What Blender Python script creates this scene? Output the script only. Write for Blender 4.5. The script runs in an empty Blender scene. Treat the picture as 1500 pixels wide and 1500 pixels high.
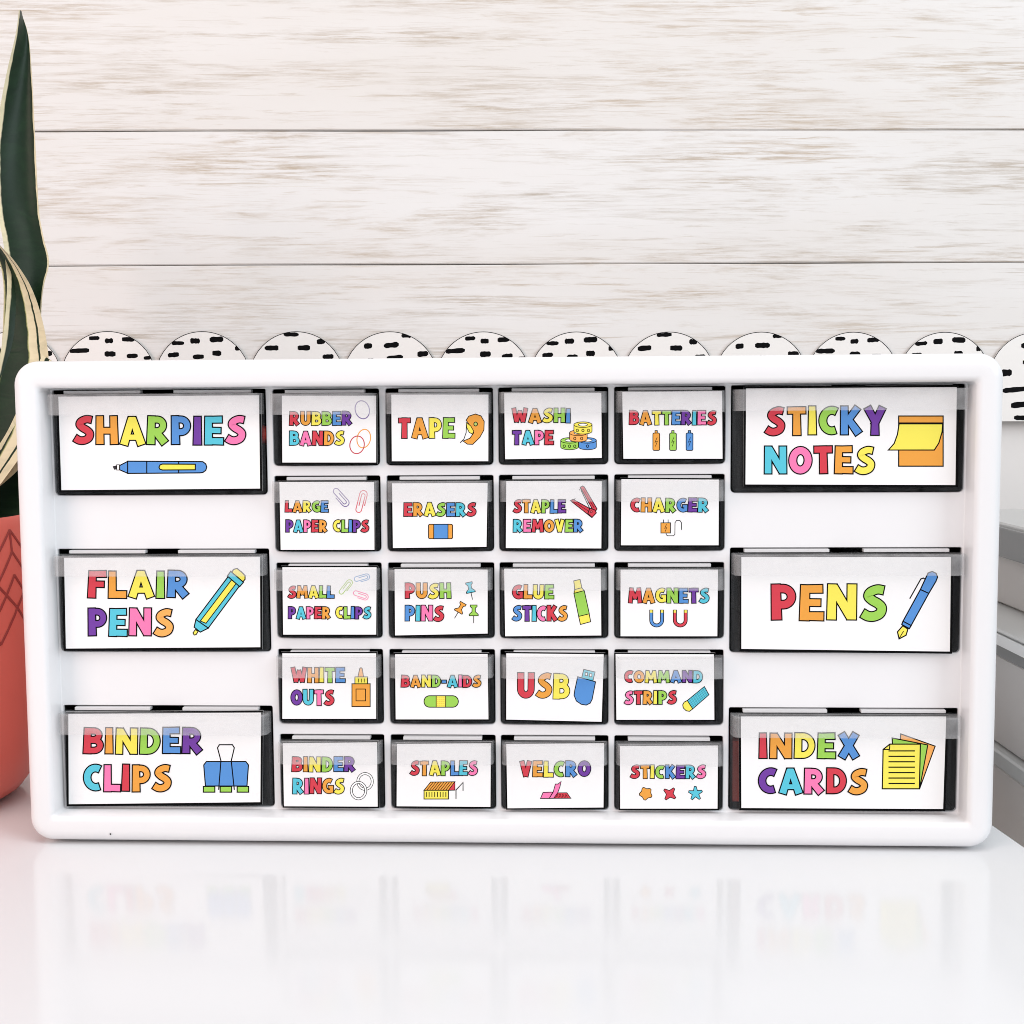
import bpy, bmesh, math, random
from mathutils import Vector, Matrix
random.seed(7)
S = bpy.context.scene
COL = S.collection

# ------------------------------------------------------------------ camera
CAM = Vector((0.00564, -0.66621, 0.23377)); PITCH = 0.08372; ROLL = -0.00687; FPX = 1907.0
cp, sp = math.cos(PITCH), math.sin(PITCH)
FWD = Vector((0, cp, -sp)); _r = Vector((1, 0, 0)); _u = Vector((0, sp, cp))
RGT = _r*math.cos(ROLL) + _u*math.sin(ROLL); UPV = -_r*math.sin(ROLL) + _u*math.cos(ROLL)
cam = bpy.data.objects.new('camera', bpy.data.cameras.new('camera')); COL.objects.link(cam)
M = Matrix.Identity(4)
for i in range(3):
    M[i][0], M[i][1], M[i][2], M[i][3] = RGT[i], UPV[i], -FWD[i], CAM[i]
cam.matrix_world = M
cam.data.lens = 36*FPX/1500; cam.data.sensor_width = 36
cam.data.clip_start = 0.01; cam.data.clip_end = 50
S.camera = cam

# ------------------------------------------------------------------ light (indoor, by a window on the right)
W = bpy.data.worlds.new('World'); S.world = W; W.use_nodes = True
bg = W.node_tree.nodes['Background']; bg.inputs[0].default_value = (0.95, 0.97, 1.0, 1); bg.inputs[1].default_value = 0.60
S.view_settings.view_transform = 'Standard'; S.view_settings.look = 'None'
S.view_settings.exposure = 0.11; S.cycles.filter_width = 0.95; S.view_settings.gamma = 1.0

def area(name, loc, target, sx, sy, power, color):
    l = bpy.data.lights.new(name, 'AREA'); l.shape = 'RECTANGLE'; l.size = sx; l.size_y = sy
    l.energy = power; l.color = color
    o = bpy.data.objects.new(name, l); COL.objects.link(o); o.location = loc
    o.rotation_euler = (Vector(target)-Vector(loc)).to_track_quat('-Z', 'Y').to_euler()
    return o
area('window_light', (1.9, -1.5, 1.35), (0.1, 0.1, 0.1), 1.3, 1.5, 30, (0.84, 0.93, 1.0))
area('room_light', (-1.5, -1.3, 0.9), (-0.35, 0.3, 0.2), 1.0, 1.0, 17, (1.0, 0.74, 0.66))
area('overhead_fill', (0.1, -0.7, 1.9), (0.0, 0.0, 0.0), 1.2, 1.0, 11, (1.0, 0.98, 0.97))  # fill added overhead to brighten the front

# ------------------------------------------------------------------ helpers
def srgb(r, g, b):
    f = lambda c: (c/255/12.92) if c/255 <= 0.04045 else ((c/255+0.055)/1.055)**2.4
    return (f(r), f(g), f(b), 1)

MATS = {}
def mat(name, col, rough=0.5, spec=0.5, **kw):
    if name in MATS: return MATS[name]
    m = bpy.data.materials.new(name); m.use_nodes = True
    b = m.node_tree.nodes['Principled BSDF']
    b.inputs['Base Color'].default_value = col; b.inputs['Roughness'].default_value = rough
    b.inputs['Specular IOR Level'].default_value = spec
    for k, v in kw.items(): b.inputs[k.replace('_', ' ')].default_value = v
    MATS[name] = m
    return m
def nd(m, t, **kw):
    n = m.node_tree.nodes.new(t)
    for k, v in kw.items(): setattr(n, k, v)
    return n
def lk(m, a, b): m.node_tree.links.new(a, b)

def add_bump(m, scale=300, strength=0.05, dist=0.0005, vec=None):
    no = nd(m, 'ShaderNodeTexNoise'); no.inputs['Scale'].default_value = scale; no.inputs['Detail'].default_value = 3
    tc = nd(m, 'ShaderNodeTexCoord'); lk(m, tc.outputs['Object'], no.inputs['Vector'])
    bp = nd(m, 'ShaderNodeBump'); bp.inputs['Strength'].default_value = strength; bp.inputs['Distance'].default_value = dist
    lk(m, no.outputs['Fac'], bp.inputs['Height']); lk(m, bp.outputs['Normal'], m.node_tree.nodes['Principled BSDF'].inputs['Normal'])

def clear_plastic(name, tint, body, fac, rough=0.12, mottled=False):
    """see-through moulded plastic: part transparent, part milky body with a gloss coat"""
    if name in MATS: return MATS[name]
    m = bpy.data.materials.new(name); m.use_nodes = True; nt = m.node_tree
    b = nt.nodes['Principled BSDF']; b.inputs['Base Color'].default_value = body
    b.inputs['Roughness'].default_value = rough
    tr = nd(m, 'ShaderNodeBsdfTransparent'); tr.inputs[0].default_value = tint
    mx = nd(m, 'ShaderNodeMixShader'); mx.inputs[0].default_value = fac
    if mottled:
        tc = nd(m, 'ShaderNodeTexCoord'); mp = nd(m, 'ShaderNodeMapping'); mp.inputs['Scale'].default_value = (1, 1, 1.6) if mottled is True else (mottled[0]/90, 1, mottled[1]/90)
        no = nd(m, 'ShaderNodeTexNoise'); no.inputs['Scale'].default_value = 90; no.inputs['Detail'].default_value = 3
        lk(m, tc.outputs['Object'], mp.inputs[0]); lk(m, mp.outputs[0], no.inputs['Vector'])
        mr = nd(m, 'ShaderNodeMapRange'); mr.inputs[1].default_value = 0.3; mr.inputs[2].default_value = 0.7
        dv = 0.04 if mottled is True else 0.075; mr.inputs[3].default_value = fac-dv; mr.inputs[4].default_value = fac+dv
        lk(m, no.outputs['Fac'], mr.inputs[0]); lk(m, mr.outputs[0], mx.inputs[0])
    lk(m, tr.outputs[0], mx.inputs[1]); lk(m, b.outputs[0], mx.inputs[2])
    lk(m, mx.outputs[0], nt.nodes['Material Output'].inputs['Surface'])
    MATS[name] = m
    return m

def link(name, me, mats, parent=None, smooth=False):
    o = bpy.data.objects.new(name, me); COL.objects.link(o)
    for m in (mats if isinstance(mats, (list, tuple)) else [mats]): me.materials.append(m)
    if smooth:
        for p in me.polygons: p.use_smooth = True
        try: me.set_sharp_from_angle(angle=math.radians(smooth if smooth > 1 else 40))
        except Exception: pass
    if parent: o.parent = parent
    return o
def obj(name, bm, mats, parent=None, smooth=False):
    me = bpy.data.meshes.new(name); bm.normal_update(); bm.to_mesh(me); bm.free()
    return link(name, me, mats, parent, smooth)
def empty(name, loc=(0, 0, 0), rz=0):
    o = bpy.data.objects.new(name, None); COL.objects.link(o); o.location = loc; o.rotation_euler = (0, 0, rz)
    o.empty_display_size = 0.02
    return o
def tag(o, label=None, cat=None, group=None, kind=None):
    if label: o['label'] = label
    if cat: o['category'] = cat
    if group: o['group'] = group
    if kind: o['kind'] = kind
    return o

def box(bm, x0, x1, y0, y1, z0, z1, bev=0, mi=0, seg=2):
    r = bmesh.ops.create_cube(bm, size=1)
    vs = r['verts']
    for v in vs:
        v.co = Vector((x0 if v.co.x < 0 else x1, y0 if v.co.y < 0 else y1, z0 if v.co.z < 0 else z1))
    fs = list({f for v in vs for f in v.link_faces})
    for f in fs: f.material_index = mi
    if bev > 0:
        es = list({e for v in vs for e in v.link_edges})
        b = bmesh.ops.bevel(bm, geom=es, offset=bev, segments=seg, affect='EDGES', profile=0.5)
        for f in b['faces']: f.material_index = mi
def rrect(x0, x1, z0, z1, r, n=6):
    """rounded rectangle, counter-clockwise seen from the front; r one radius or (bl, br, tr, tl)"""
    if not isinstance(r, (tuple, list)): r = (r,)*4
    P = []
    for (cx, cz, a0, rr) in ((x0, z0, 180, r[0]), (x1, z0, 270, r[1]), (x1, z1, 0, r[2]), (x0, z1, 90, r[3])):
        ccx = cx + (rr if cx == x0 else -rr); ccz = cz + (rr if cz == z0 else -rr)
        for k in range(n+1):
            a = math.radians(a0 + 90*k/n); P.append((ccx+rr*math.cos(a), ccz+rr*math.sin(a)))
    return P
def loops(bm, Ls, mi=0, close=True):
    """bridge successive loops of (x,y,z)"""
    V = [[bm.verts.new(p) for p in L] for L in Ls]
    for A, B in zip(V, V[1:]):
        n = len(A)
        for k in range(n if close else n-1):
            f = bm.faces.new((A[k], A[(k+1) % n], B[(k+1) % n], B[k])); f.material_index = mi
    return V

# pixel of the photograph (1500 x 1500) -> point on a plane
def ray(px, py): return FWD + RGT*((px-750)/FPX) + UPV*((750-py)/FPX)
def at_depth(px, py, Y):
    d = ray(px, py); return CAM + d*((Y-CAM.y)/d.y)
def in_frame(px, py, yaw, org, yl):
    """local coordinates on the plane y=yl of a frame turned by yaw about org"""
    R = Matrix.Rotation(-yaw, 3, 'Z'); C = R @ (CAM-Vector(org)); D = R @ ray(px, py)
    return C + D*((yl-C.y)/D.y)

# ------------------------------------------------------------------ materials
white_pl = mat('white_painted_plastic', (0.80, 0.80, 0.81, 1), 0.27, 0.45); add_bump(white_pl, 60, 0.04, 0.0012)
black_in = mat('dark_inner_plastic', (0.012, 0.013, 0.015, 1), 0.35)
drawer_pl = clear_plastic('smoky_plastic_glint_streaks', (0.93, 0.94, 0.95, 1), (0.13, 0.135, 0.14, 1), 0.085, 0.05, mottled=(170, 10))  # vertical streaks paint in the light and dark glints of clear tray walls
lip_pl = clear_plastic('frosted_pull_plastic', (0.97, 0.97, 0.97, 1), (0.92, 0.92, 0.93, 1), 0.135, 0.10, mottled=True)
tab_pl = clear_plastic('milky_tab_plastic', (1, 1, 1, 1), (0.72, 0.72, 0.73, 1), 0.85, 0.3)

# ------------------------------------------------------------------ wall of whitewashed planks
WY = 0.0267; WORG = (0, 0.405, 0)
def wl(px, py, yl=0.0): return in_frame(px, py, WY, WORG, yl)
wall = empty('wall', WORG, WY); tag(wall, kind='structure')

def plank_material():
    m = mat('whitewashed_wood', (0.8, 0.78, 0.76, 1), 0.6, 0.25)
    b = m.node_tree.nodes['Principled BSDF']
    tc = nd(m, 'ShaderNodeTexCoord'); oi = nd(m, 'ShaderNodeObjectInfo')
    off = nd(m, 'ShaderNodeCombineXYZ')
    mm = nd(m, 'ShaderNodeMath', operation='MULTIPLY'); mm.inputs[1].default_value = 17.0
    lk(m, oi.outputs['Random'], mm.inputs[0]); lk(m, mm.outputs[0], off.inputs[0]); lk(m, mm.outputs[0], off.inputs[2])
    add = nd(m, 'ShaderNodeVectorMath', operation='ADD'); lk(m, tc.outputs['Object'], add.inputs[0]); lk(m, off.outputs[0], add.inputs[1])
    def noise(sx, sz, detail, rough, dist=0.0, lo=0.4, hi=0.6, o=0.0):
        mp = nd(m, 'ShaderNodeMapping'); mp.inputs['Scale'].default_value = (sx, 1, sz); mp.inputs['Location'].default_value = (o, o, o)
        lk(m, add.outputs[0], mp.inputs[0])
        n = nd(m, 'ShaderNodeTexNoise'); n.inputs['Scale'].default_value = 1; n.inputs['Detail'].default_value = detail
        n.inputs['Roughness'].default_value = rough; n.inputs['Distortion'].default_value = dist
        lk(m, mp.outputs[0], n.inputs['Vector'])
        r = nd(m, 'ShaderNodeMapRange'); r.inputs[1].default_value = lo; r.inputs[2].default_value = hi
        lk(m, n.outputs['Fac'], r.inputs[0]); return r.outputs[0]
    def mul(a, b_, k=1.0):
        x = nd(m, 'ShaderNodeMath', operation='MULTIPLY'); lk(m, a, x.inputs[0])
        if b_ is None: x.inputs[1].default_value = k
        else: lk(m, b_, x.inputs[1])
        return x.outputs[0]
    patch = noise(4.6, 44, 6, 0.68, 0.6, 0.46, 0.64)            # where the wood shows through
    streak = noise(20, 430, 7, 0.72, 0.15, 0.43, 0.60, 3.1)     # fine streaks inside the patches
    s2 = noise(11, 230, 7, 0.68, 0.3, 0.585, 0.70, 9.7)           # scattered longer streaks
    thin = noise(11, 620, 4, 0.65, 0.1, 0.60, 0.72, 21.0)        # hair-thin grain lines
    tone = noise(1.3, 9, 3, 0.5, 0.0, 0.3, 0.7, 5.5)
    a = mul(mul(patch, streak), None, 0.80)
    bsum = nd(m, 'ShaderNodeMath', operation='MAXIMUM'); lk(m, a, bsum.inputs[0]); lk(m, mul(s2, None, 0.55), bsum.inputs[1])
    csum = nd(m, 'ShaderNodeMath', operation='MAXIMUM'); lk(m, bsum.outputs[0], csum.inputs[0]); lk(m, mul(thin, None, 0.48), csum.inputs[1])
    base = nd(m, 'ShaderNodeMix', data_type='RGBA'); base.inputs[6].default_value = (0.70, 0.675, 0.645, 1); base.inputs[7].default_value = (0.765, 0.762, 0.755, 1)
    lk(m, tone, base.inputs[0])
    wcol = nd(m, 'ShaderNodeMix', data_type='RGBA'); wcol.inputs[6].default_value = (0.42, 0.315, 0.205, 1); wcol.inputs[7].default_value = (0.40, 0.34, 0.27, 1)
    lk(m, noise(2.5, 6, 2, 0.5, 0, 0.42, 0.58, 13.0), wcol.inputs[0])
    mix = nd(m, 'ShaderNodeMix', data_type='RGBA'); lk(m, csum.outputs[0], mix.inputs[0]); lk(m, base.outputs[2], mix.inputs[6]); lk(m, wcol.outputs[2], mix.inputs[7])
    lk(m, mix.outputs[2], b.inputs['Base Color'])
    vo = nd(m, 'ShaderNodeTexVoronoi'); vo.inputs['Scale'].default_value = 28; lk(m, add.outputs[0], vo.inputs['Vector'])
    vr = nd(m, 'ShaderNodeMapRange'); vr.inputs[1].default_value = 0.02; vr.inputs[2].default_value = 0.035; vr.inputs[3].default_value = 0.55; vr.inputs[4].default_value = 0.0; lk(m, vo.outputs['Distance'], vr.inputs[0])
    vs = nd(m, 'ShaderNodeSeparateXYZ'); lk(m, vo.outputs['Color'], vs.inputs[0])
    vg = nd(m, 'ShaderNodeMath', operation='GREATER_THAN'); vg.inputs[1].default_value = 0.95; lk(m, vs.outputs[0], vg.inputs[0])
    fleck = nd(m, 'ShaderNodeMix', data_type='RGBA'); fleck.inputs[7].default_value = (0.16, 0.12, 0.09, 1)
    lk(m, mul(vr.outputs[0], vg.outputs[0]), fleck.inputs[0]); lk(m, mix.outputs[2], fleck.inputs[6]); lk(m, fleck.outputs[2], b.inputs['Base Color'])
    bp = nd(m, 'ShaderNodeBump'); bp.inputs['Strength'].default_value = 0.25; bp.inputs['Distance'].default_value = 0.0006
    bp.invert = True
    lk(m, csum.outputs[0], bp.inputs['Height']); lk(m, bp.outputs['Normal'], b.inputs['Normal'])
    return m
wood = plank_material()
z1 = wl(750, 191).z; z2 = wl(750, 387).z; ph = z1-z2
zb = wl(1485, 612).z
bm = bmesh.new(); box(bm, -1.6, 1.6, 0.008, 0.06, -0.74, z1+5*ph)
obj('wall_backing', bm, mat('lower_wall_paint', (0.74, 0.72, 0.70, 1), 0.6), wall)
seams = [z1+4*ph, z1+3*ph, z1+2*ph, z1+ph, z1, z2, z2-ph, zb]
seams = [s for s in seams]
for i in range(len(seams)-1):
    t, b_ = seams[i]-0.00038, seams[i+1]+0.00038
    if t-b_ < 0.01: continue
    bm = bmesh.new()
    # long board with slightly wavy upper and lower edges
    n = 80; rng = random.Random(i*3+1)
    def wav(seed):
        r = random.Random(seed); c = [r.uniform(-1, 1) for _ in range(8)]; ph_ = [r.uniform(0, 6.28) for _ in range(8)]
        return lambda x: sum(c[k]*math.sin((k+1)*x*2.6+ph_[k]) for k in range(8))*0.00018
    wt, wb = wav(100+i), wav(500+i)
    prof = []
    for k in range(n+1):
        x = -1.55 + 3.1*k/n; zt = t+wt(x); zc = b_+wb(x)
        prof.append([(x, 0.0085, zt), (x, 0.0012, zt), (x, 0.0, zt-0.0009), (x, 0.0, zc+0.0009), (x, 0.0012, zc), (x, 0.0085, zc)])
    loops(bm, prof, 0, close=False)
    bmesh.ops.recalc_face_normals(bm, faces=bm.faces)
    o = obj('plank', bm, wood, wall, 30)

# ------------------------------------------------------------------ floor, desk
bm = bmesh.new(); box(bm, -2.2, 2.2, -2.4, 0.40, -0.80, -0.745)
fl = obj('floor', bm, mat('floor_laminate', (0.42, 0.37, 0.33, 1), 0.45)); tag(fl, kind='structure')

desk = empty('desk', (0, 0, -0.745)); tag(desk, 'glossy white desk top mirroring the drawer cabinet that stands on it', 'desk')
A = CAM + ray(1500, 1239)*(CAM.z/-ray(1500, 1239).z); B = CAM + ray(1450, 1210)*(CAM.z/-ray(1450, 1210).z)
sl = (B.x-A.x)/(B.y-A.y)
ex = lambda y: A.x + sl*(y-A.y)*0.5
bm = bmesh.new()
pts = [(-1.1, -0.62), (ex(-0.62), -0.62), (ex(0.37), 0.37), (-1.1, 0.37)]
def inset(p, d):
    cx = sum(q[0] for q in p)/4; cy = sum(q[1] for q in p)/4
    return [(x - d*(1 if x > cx else -1), y - d*(1 if y > cy else -1)) for x, y in p]
zz = 0.745
L = [[(x, y, zz-0.028) for x, y in inset(pts, 0.001)], [(x, y, zz-0.027) for x, y in pts], [(x, y, zz-0.0016) for x, y in pts],
     [(x, y, zz-0.0005) for x, y in inset(pts, 0.0005)], [(x, y, zz) for x, y in inset(pts, 0.0016)]]
V = loops(bm, L); bm.faces.new(V[-1]); bm.faces.new(V[0][::-1])
desk_m = mat('glossy_white_laminate', (0.745, 0.755, 0.765, 1), 0.1, 0.17)
_b = desk_m.node_tree.nodes['Principled BSDF']
_tc = nd(desk_m, 'ShaderNodeTexCoord'); _n = nd(desk_m, 'ShaderNodeTexNoise'); _n.inputs['Scale'].default_value = 9; _n.inputs['Detail'].default_value = 5
lk(desk_m, _tc.outputs['Object'], _n.inputs['Vector'])
_r2 = nd(desk_m, 'ShaderNodeMapRange'); _r2.inputs[3].default_value = 0.06; _r2.inputs[4].default_value = 0.17
lk(desk_m, _n.outputs['Fac'], _r2.inputs[0]); lk(desk_m, _r2.outputs[0], _b.inputs['Roughness'])
_bp = nd(desk_m, 'ShaderNodeBump'); _bp.inputs['Strength'].default_value = 0.04; _bp.inputs['Distance'].default_value = 0.001
_n2 = nd(desk_m, 'ShaderNodeTexNoise'); _n2.inputs['Scale'].default_value = 22; lk(desk_m, _tc.outputs['Object'], _n2.inputs['Vector'])
lk(desk_m, _n2.outputs['Fac'], _bp.inputs['Height']); lk(desk_m, _bp.outputs['Normal'], _b.inputs['Normal'])
obj('desk_top', bm, desk_m, desk)
for (x, y) in ((-1.04, -0.56), (0.20, -0.56), (-1.04, 0.31), (0.20, 0.31)):
    bm = bmesh.new(); box(bm, x-0.025, x+0.025, y-0.025, y+0.025, 0, zz-0.0285, 0.003); obj('leg', bm, white_pl, desk)

# ------------------------------------------------------------------ scalloped border strip pinned over the lower edge of the planks
paper = mat('border_paper', (0.80, 0.785, 0.76, 1), 0.45, 0.3)
ink = mat('black_ink', (0.003, 0.003, 0.0035, 1), 0.5, 0.06)
bp0 = wl(157, 485, -0.003); bp1 = wl(1250, 486, -0.003)
pitch = (bp1.x-bp0.x)/8; mpp = pitch/136.6
Rs = 70*mpp; ztop = bp0.z; zbot = wl(1485, 617, -0.003).z
def top_z(x, c, slope): return (ztop + slope*(c-bp0.x)) - Rs + math.sqrt(max(0, Rs*Rs-(x-c)**2))
slope = (bp1.z-bp0.z)/(bp1.x-bp0.x)
D1 = [(-19, 10, 15, 6), (2, 14, 12, 7), (30, 12, 18, 7), (-41, 28, 28, 7), (3, 33, 16, 8), (35, 36, 16, 7), (57, 39, 11, 5), (-25, 52, 18, 8), (20, 57, 20, 8), (50, 62, 16, 8), (-50, 66, 18, 7), (-5, 76, 20, 8), (32, 82, 18, 8), (-34, 93, 22, 8), (8, 100, 18, 8), (52, 104, 20, 8), (-58, 113, 18, 7), (-12, 120, 20, 7), (30, 122, 18, 7)]
D2 = [(-35, 17, 18, 6), (-10, 14, 14, 8), (21, 12, 20, 8), (-42, 34, 16, 7), (-6, 37, 16, 7), (21, 32, 13, 8), (51, 25, 7, 7), (44, 50, 18, 8), (-28, 56, 20, 8), (5, 60, 20, 7), (-54, 72, 18, 8), (30, 74, 20, 8), (-12, 84, 20, 8), (56, 92, 16, 8), (-40, 100, 20, 8), (14, 104, 20, 8), (42, 120, 18, 8), (-18, 121, 18, 7)]
D3 = [(-7, 4.6, 22, 6), (-36, 24, 20, 8), (11, 24, 18, 8), (36, 15, 12, 8), (46, 37, 16, 7), (-20, 46, 20, 8), (22, 54, 20, 8), (-52, 58, 18, 7), (52, 70, 18, 8), (-8, 72, 20, 8), (-40, 86, 20, 8), (24, 90, 20, 8), (-14, 106, 20, 8), (48, 110, 20, 8), (-48, 119, 18, 8)]
D4 = [(-32, 21, 12, 8), (2, 20, 22, 8), (24, 6.5, 14, 6), (7, 38, 24, 7), (48, 33, 16, 8), (-30, 42, 14, 6), (-10, 60, 20, 8), (34, 62, 20, 8), (-46, 74, 18, 8), (12, 84, 20, 8), (52, 94, 16, 8), (-22, 98, 20, 8), (24, 114, 20, 8), (-50, 118, 18, 8)]
DL = [(-7, 20, 30, 10), (-4, 44, 30, 10), (-46, 60, 22, 10), (-30, 85, 38, 8), (-18, 107, 34, 9), (-14, 127, 32, 7), (30, 66, 26, 9), (36, 98, 28, 9)]
bm = bmesh.new()
cells = []
for k in range(-5, 16):
    c = bp0.x + k*pitch; cells.append((k, c))
XS = []
for k, c in cells:
    n = 22
    for j in range(n):
        XS.append((c-pitch/2+pitch*j/n, c))
XS.append((cells[-1][1]+pitch/2, cells[-1][1]))
prof = []
for x, c in XS:
    zt = top_z(x, c, slope)
    prof.append([(x, 0.0, zt), (x, -0.0006, zt), (x, -0.0006, zbot), (x, 0.0, zbot)])
prof = [[(a, b-0.0022, c_) for a, b, c_ in q] for q in prof]
loops(bm, prof, 0, close=False)
# printed outline that follows the scallops
for (xa, ca), (xb, cb) in zip(XS, XS[1:]):
    za = top_z(xa, ca, slope); zb_ = top_z(xb, ca if abs(xb-ca) <= pitch/2+1e-6 else cb, slope)
    w = 1.1*mpp
    def nrm(x, c):
        d = Vector((x-c, top_z(x, c, slope)-(ztop+slope*(c-bp0.x)-Rs))); return d.normalized()
    na, nb = nrm(xa, ca), nrm(xb, ca)
    y = -0.00285
    f = bm.faces.new([bm.verts.new(p) for p in ((xa-na.x*0.1*mpp, y, za-na.y*0.1*mpp), (xb-nb.x*0.1*mpp, y, zb_-nb.y*0.1*mpp), (xb-nb.x*w, y, zb_-nb.y*w), (xa-na.x*w, y, za-na.y*w))]); f.material_index = 1
rng = random.Random(5)
for k, c in cells:
    D = DL if k >= 10 else (D1, D2, D3, D4)[k % 4]
    for (dx, dz, w, h) in D:
        # ragged brush dash, clipped by the scallop's edge
        n = 7; up = []; lo = []
        tilt = rng.uniform(-0.04, 0.10)
        for j in range(n+1):
            u = -0.5+j/n
            x = c + (dx+u*w)*mpp
            endf = 1.0 if 0 < j < n else rng.uniform(0.35, 0.7)
            zc = (ztop+slope*(c-bp0.x)) - (dz - u*w*tilt)*mpp
            hh = h*0.49*endf*mpp*rng.uniform(0.85, 1.1)
            lim = top_z(x, c, slope)-0.5*mpp
            if abs(x-c) > pitch/2: lim = -1
            up.append((x, min(zc+hh, lim))); lo.append((x, min(zc-hh, lim)))
        for j in range(n):
            q = [lo[j], lo[j+1], up[j+1], up[j]]
            if abs(q[0][1]-q[3][1]) < 1e-7 and abs(q[1][1]-q[2][1]) < 1e-7: continue
            if q[3][1]-q[0][1] < 1e-7: q = q[:3]
            elif q[2][1]-q[1][1] < 1e-7: q = [q[0], q[1], q[3]]
            f = bm.faces.new([bm.verts.new((a, -0.00288, b)) for a, b in q]); f.material_index = 1
border = obj('border_strip', bm, [paper, ink])
border.location = WORG; border.rotation_euler = (0, 0, WY)
tag(border, 'scalloped white paper border with black brush dashes across the plank wall', 'border trim')

# ------------------------------------------------------------------ grey-lidded bins beside the desk
bin_pl = clear_plastic('milky_bin_plastic', (0.95, 0.93, 0.92, 1), (0.92, 0.89, 0.87, 1), 0.98, 0.25)
_nt = bin_pl.node_tree; _mx = [n for n in _nt.nodes if n.type == 'MIX_SHADER'][0]; _pb = _nt.nodes['Principled BSDF']
_tl = nd(bin_pl, 'ShaderNodeBsdfTranslucent'); _tl.inputs[0].default_value = (0.95, 0.92, 0.90, 1)
_m2 = nd(bin_pl, 'ShaderNodeMixShader'); _m2.inputs[0].default_value = 0.5
lk(bin_pl, _pb.outputs[0], _m2.inputs[1]); lk(bin_pl, _tl.outputs[0], _m2.inputs[2]); lk(bin_pl, _m2.outputs[0], _mx.inputs[2])
bin_rim = mat('pale_bin_rim', (0.88, 0.87, 0.86, 1), 0.3)
grey_pl = mat('grey_lid_plastic', (0.50, 0.50, 0.49, 1), 0.28)
dark_grey = mat('dark_grey_latch_plastic', (0.20, 0.20, 0.20, 1), 0.3)
def rr_box(bm, x0, x1, y0, y1, z0, z1, r, tap=0.0, open_top=False, th=0.0018, bev=0.0008):
    """box with rounded vertical corners, narrower by tap at the bottom"""
    def lp(d, z): return [(a, b, z) for a, b in rrect(x0+d, x1-d, y0+d, y1-d, max(r-d, 0.001), 5)]
    Ls = [lp(tap+bev, z0), lp(tap, z0+bev), lp(0, z1-bev), lp(bev, z1)]
    if open_top: Ls += [lp(th, z1), lp(th+tap, z0+th)]
    V = loops(bm, Ls); bm.faces.new(V[0][::-1]); bm.faces.new(V[-1])
def make_bin(zt, zl, zb_, label, x0=0.302, y0=0.035, w=0.30, d=0.30, collar=False, ins=0.0015):
    t = empty('storage_bin', (x0, y0, zb_)); tag(t, label, 'storage bin', 'translucent bins with grey lids stacked beside the desk')
    H = zt-zb_; hl = zl-zb_
    hb = hl-(0.0135 if collar else 0)
    bm = bmesh.new(); rr_box(bm, ins, w-ins, ins, d-ins, 0.0006, hb-0.0004, 0.02, 0.004, True); obj('bin_body', bm, bin_pl, t, 30)
    if collar:
        def band(name, za, zb2, o_, m):
            lo = rrect(o_, w-o_, o_, d-o_, 0.022, 5); li = rrect(o_+0.004, w-o_-0.004, o_+0.004, d-o_-0.004, 0.020, 5)
            bm = bmesh.new(); loops(bm, [[(a, b, za) for a, b in li], [(a, b, za) for a, b in lo], [(a, b, zb2) for a, b in lo], [(a, b, zb2) for a, b in li], [(a, b, za) for a, b in li]])
            bmesh.ops.recalc_face_normals(bm, faces=bm.faces); obj(name, bm, m, t)
        band('collar', hb, hl-0.0068, 0.0008, dark_grey); band('bin_rim', hl-0.0065, hl, -0.0006, bin_rim)
    bm = bmesh.new(); rr_box(bm, 0, w, 0, d, hl+0.0003, H-0.0005, 0.023, 0.0, False, bev=0.0012)
    obj('lid', bm, grey_pl, t, 30)
    bm = bmesh.new(); box(bm, -0.003, 0.0005, d*0.36, d*0.64, hl-0.010, H-0.003, 0.001); obj('latch', bm, dark_grey, t)
    return t
make_bin(0.152, 0.139, 0.0945, 'topmost translucent bin with grey lid, stacked right of the drawer cabinet', 0.334, 0.05, 0.24, 0.26)
make_bin(0.0945, 0.0910, 0.0196, 'second translucent bin from the top, its grey lid edged with a pale rim', collar=True)
make_bin(0.0196, 0.0085, -0.062, 'third translucent bin down, its grey lid level with the desk top')
make_bin(-0.062, -0.076, -0.15, 'lowest translucent bin of the stack, standing below the desk top')
st = empty('side_table', (0.46, 0.17, -0.745)); tag(st, 'low white side table under the stack of grey-lidded bins', 'side table')
bm = bmesh.new(); box(bm, -0.17, 0.19, -0.17, 0.185, 0.572, 0.5945, 0.002); obj('table_top', bm, white_pl, st)
for sx in (-1, 1):
    for sy in (-1, 1):
        bm = bmesh.new(); box(bm, 0.01+sx*0.16-0.015, 0.01+sx*0.16+0.015, sy*0.15-0.015, sy*0.15+0.015, 0, 0.5715, 0.002); obj('leg', bm, white_pl, st)

# ------------------------------------------------------------------ pot and snake plant
PX, PY = -0.365, 0.097
coral = mat('coral_glazed_ceramic', (0.78, 0.165, 0.125, 1), 0.38, 0.4); add_bump(coral, 120, 0.06, 0.0006)
prof_scale = 1.045
coral_line = mat('dark_red_incised_line', (0.33, 0.04, 0.032, 1), 0.5)
pot = empty('flower_pot', (PX, PY, 0)); tag(pot, 'coral pink ceramic pot with dark red diamond lines, left of the cabinet', 'flower pot')
prof = [(0.0, 0.0), (0.050, 0.0), (0.066, 0.0012), (0.0725, 0.005), (0.078, 0.012), (0.082, 0.027), (0.0855, 0.046), (0.0875, 0.075), (0.0875, 0.11), (0.086, 0.135), (0.084, 0.158), (0.0835, 0.161), (0.0820, 0.163), (0.0800, 0.161), (0.0795, 0.158), (0.080, 0.13)]
prof = [(r, z*prof_scale) for r, z in prof]
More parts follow.
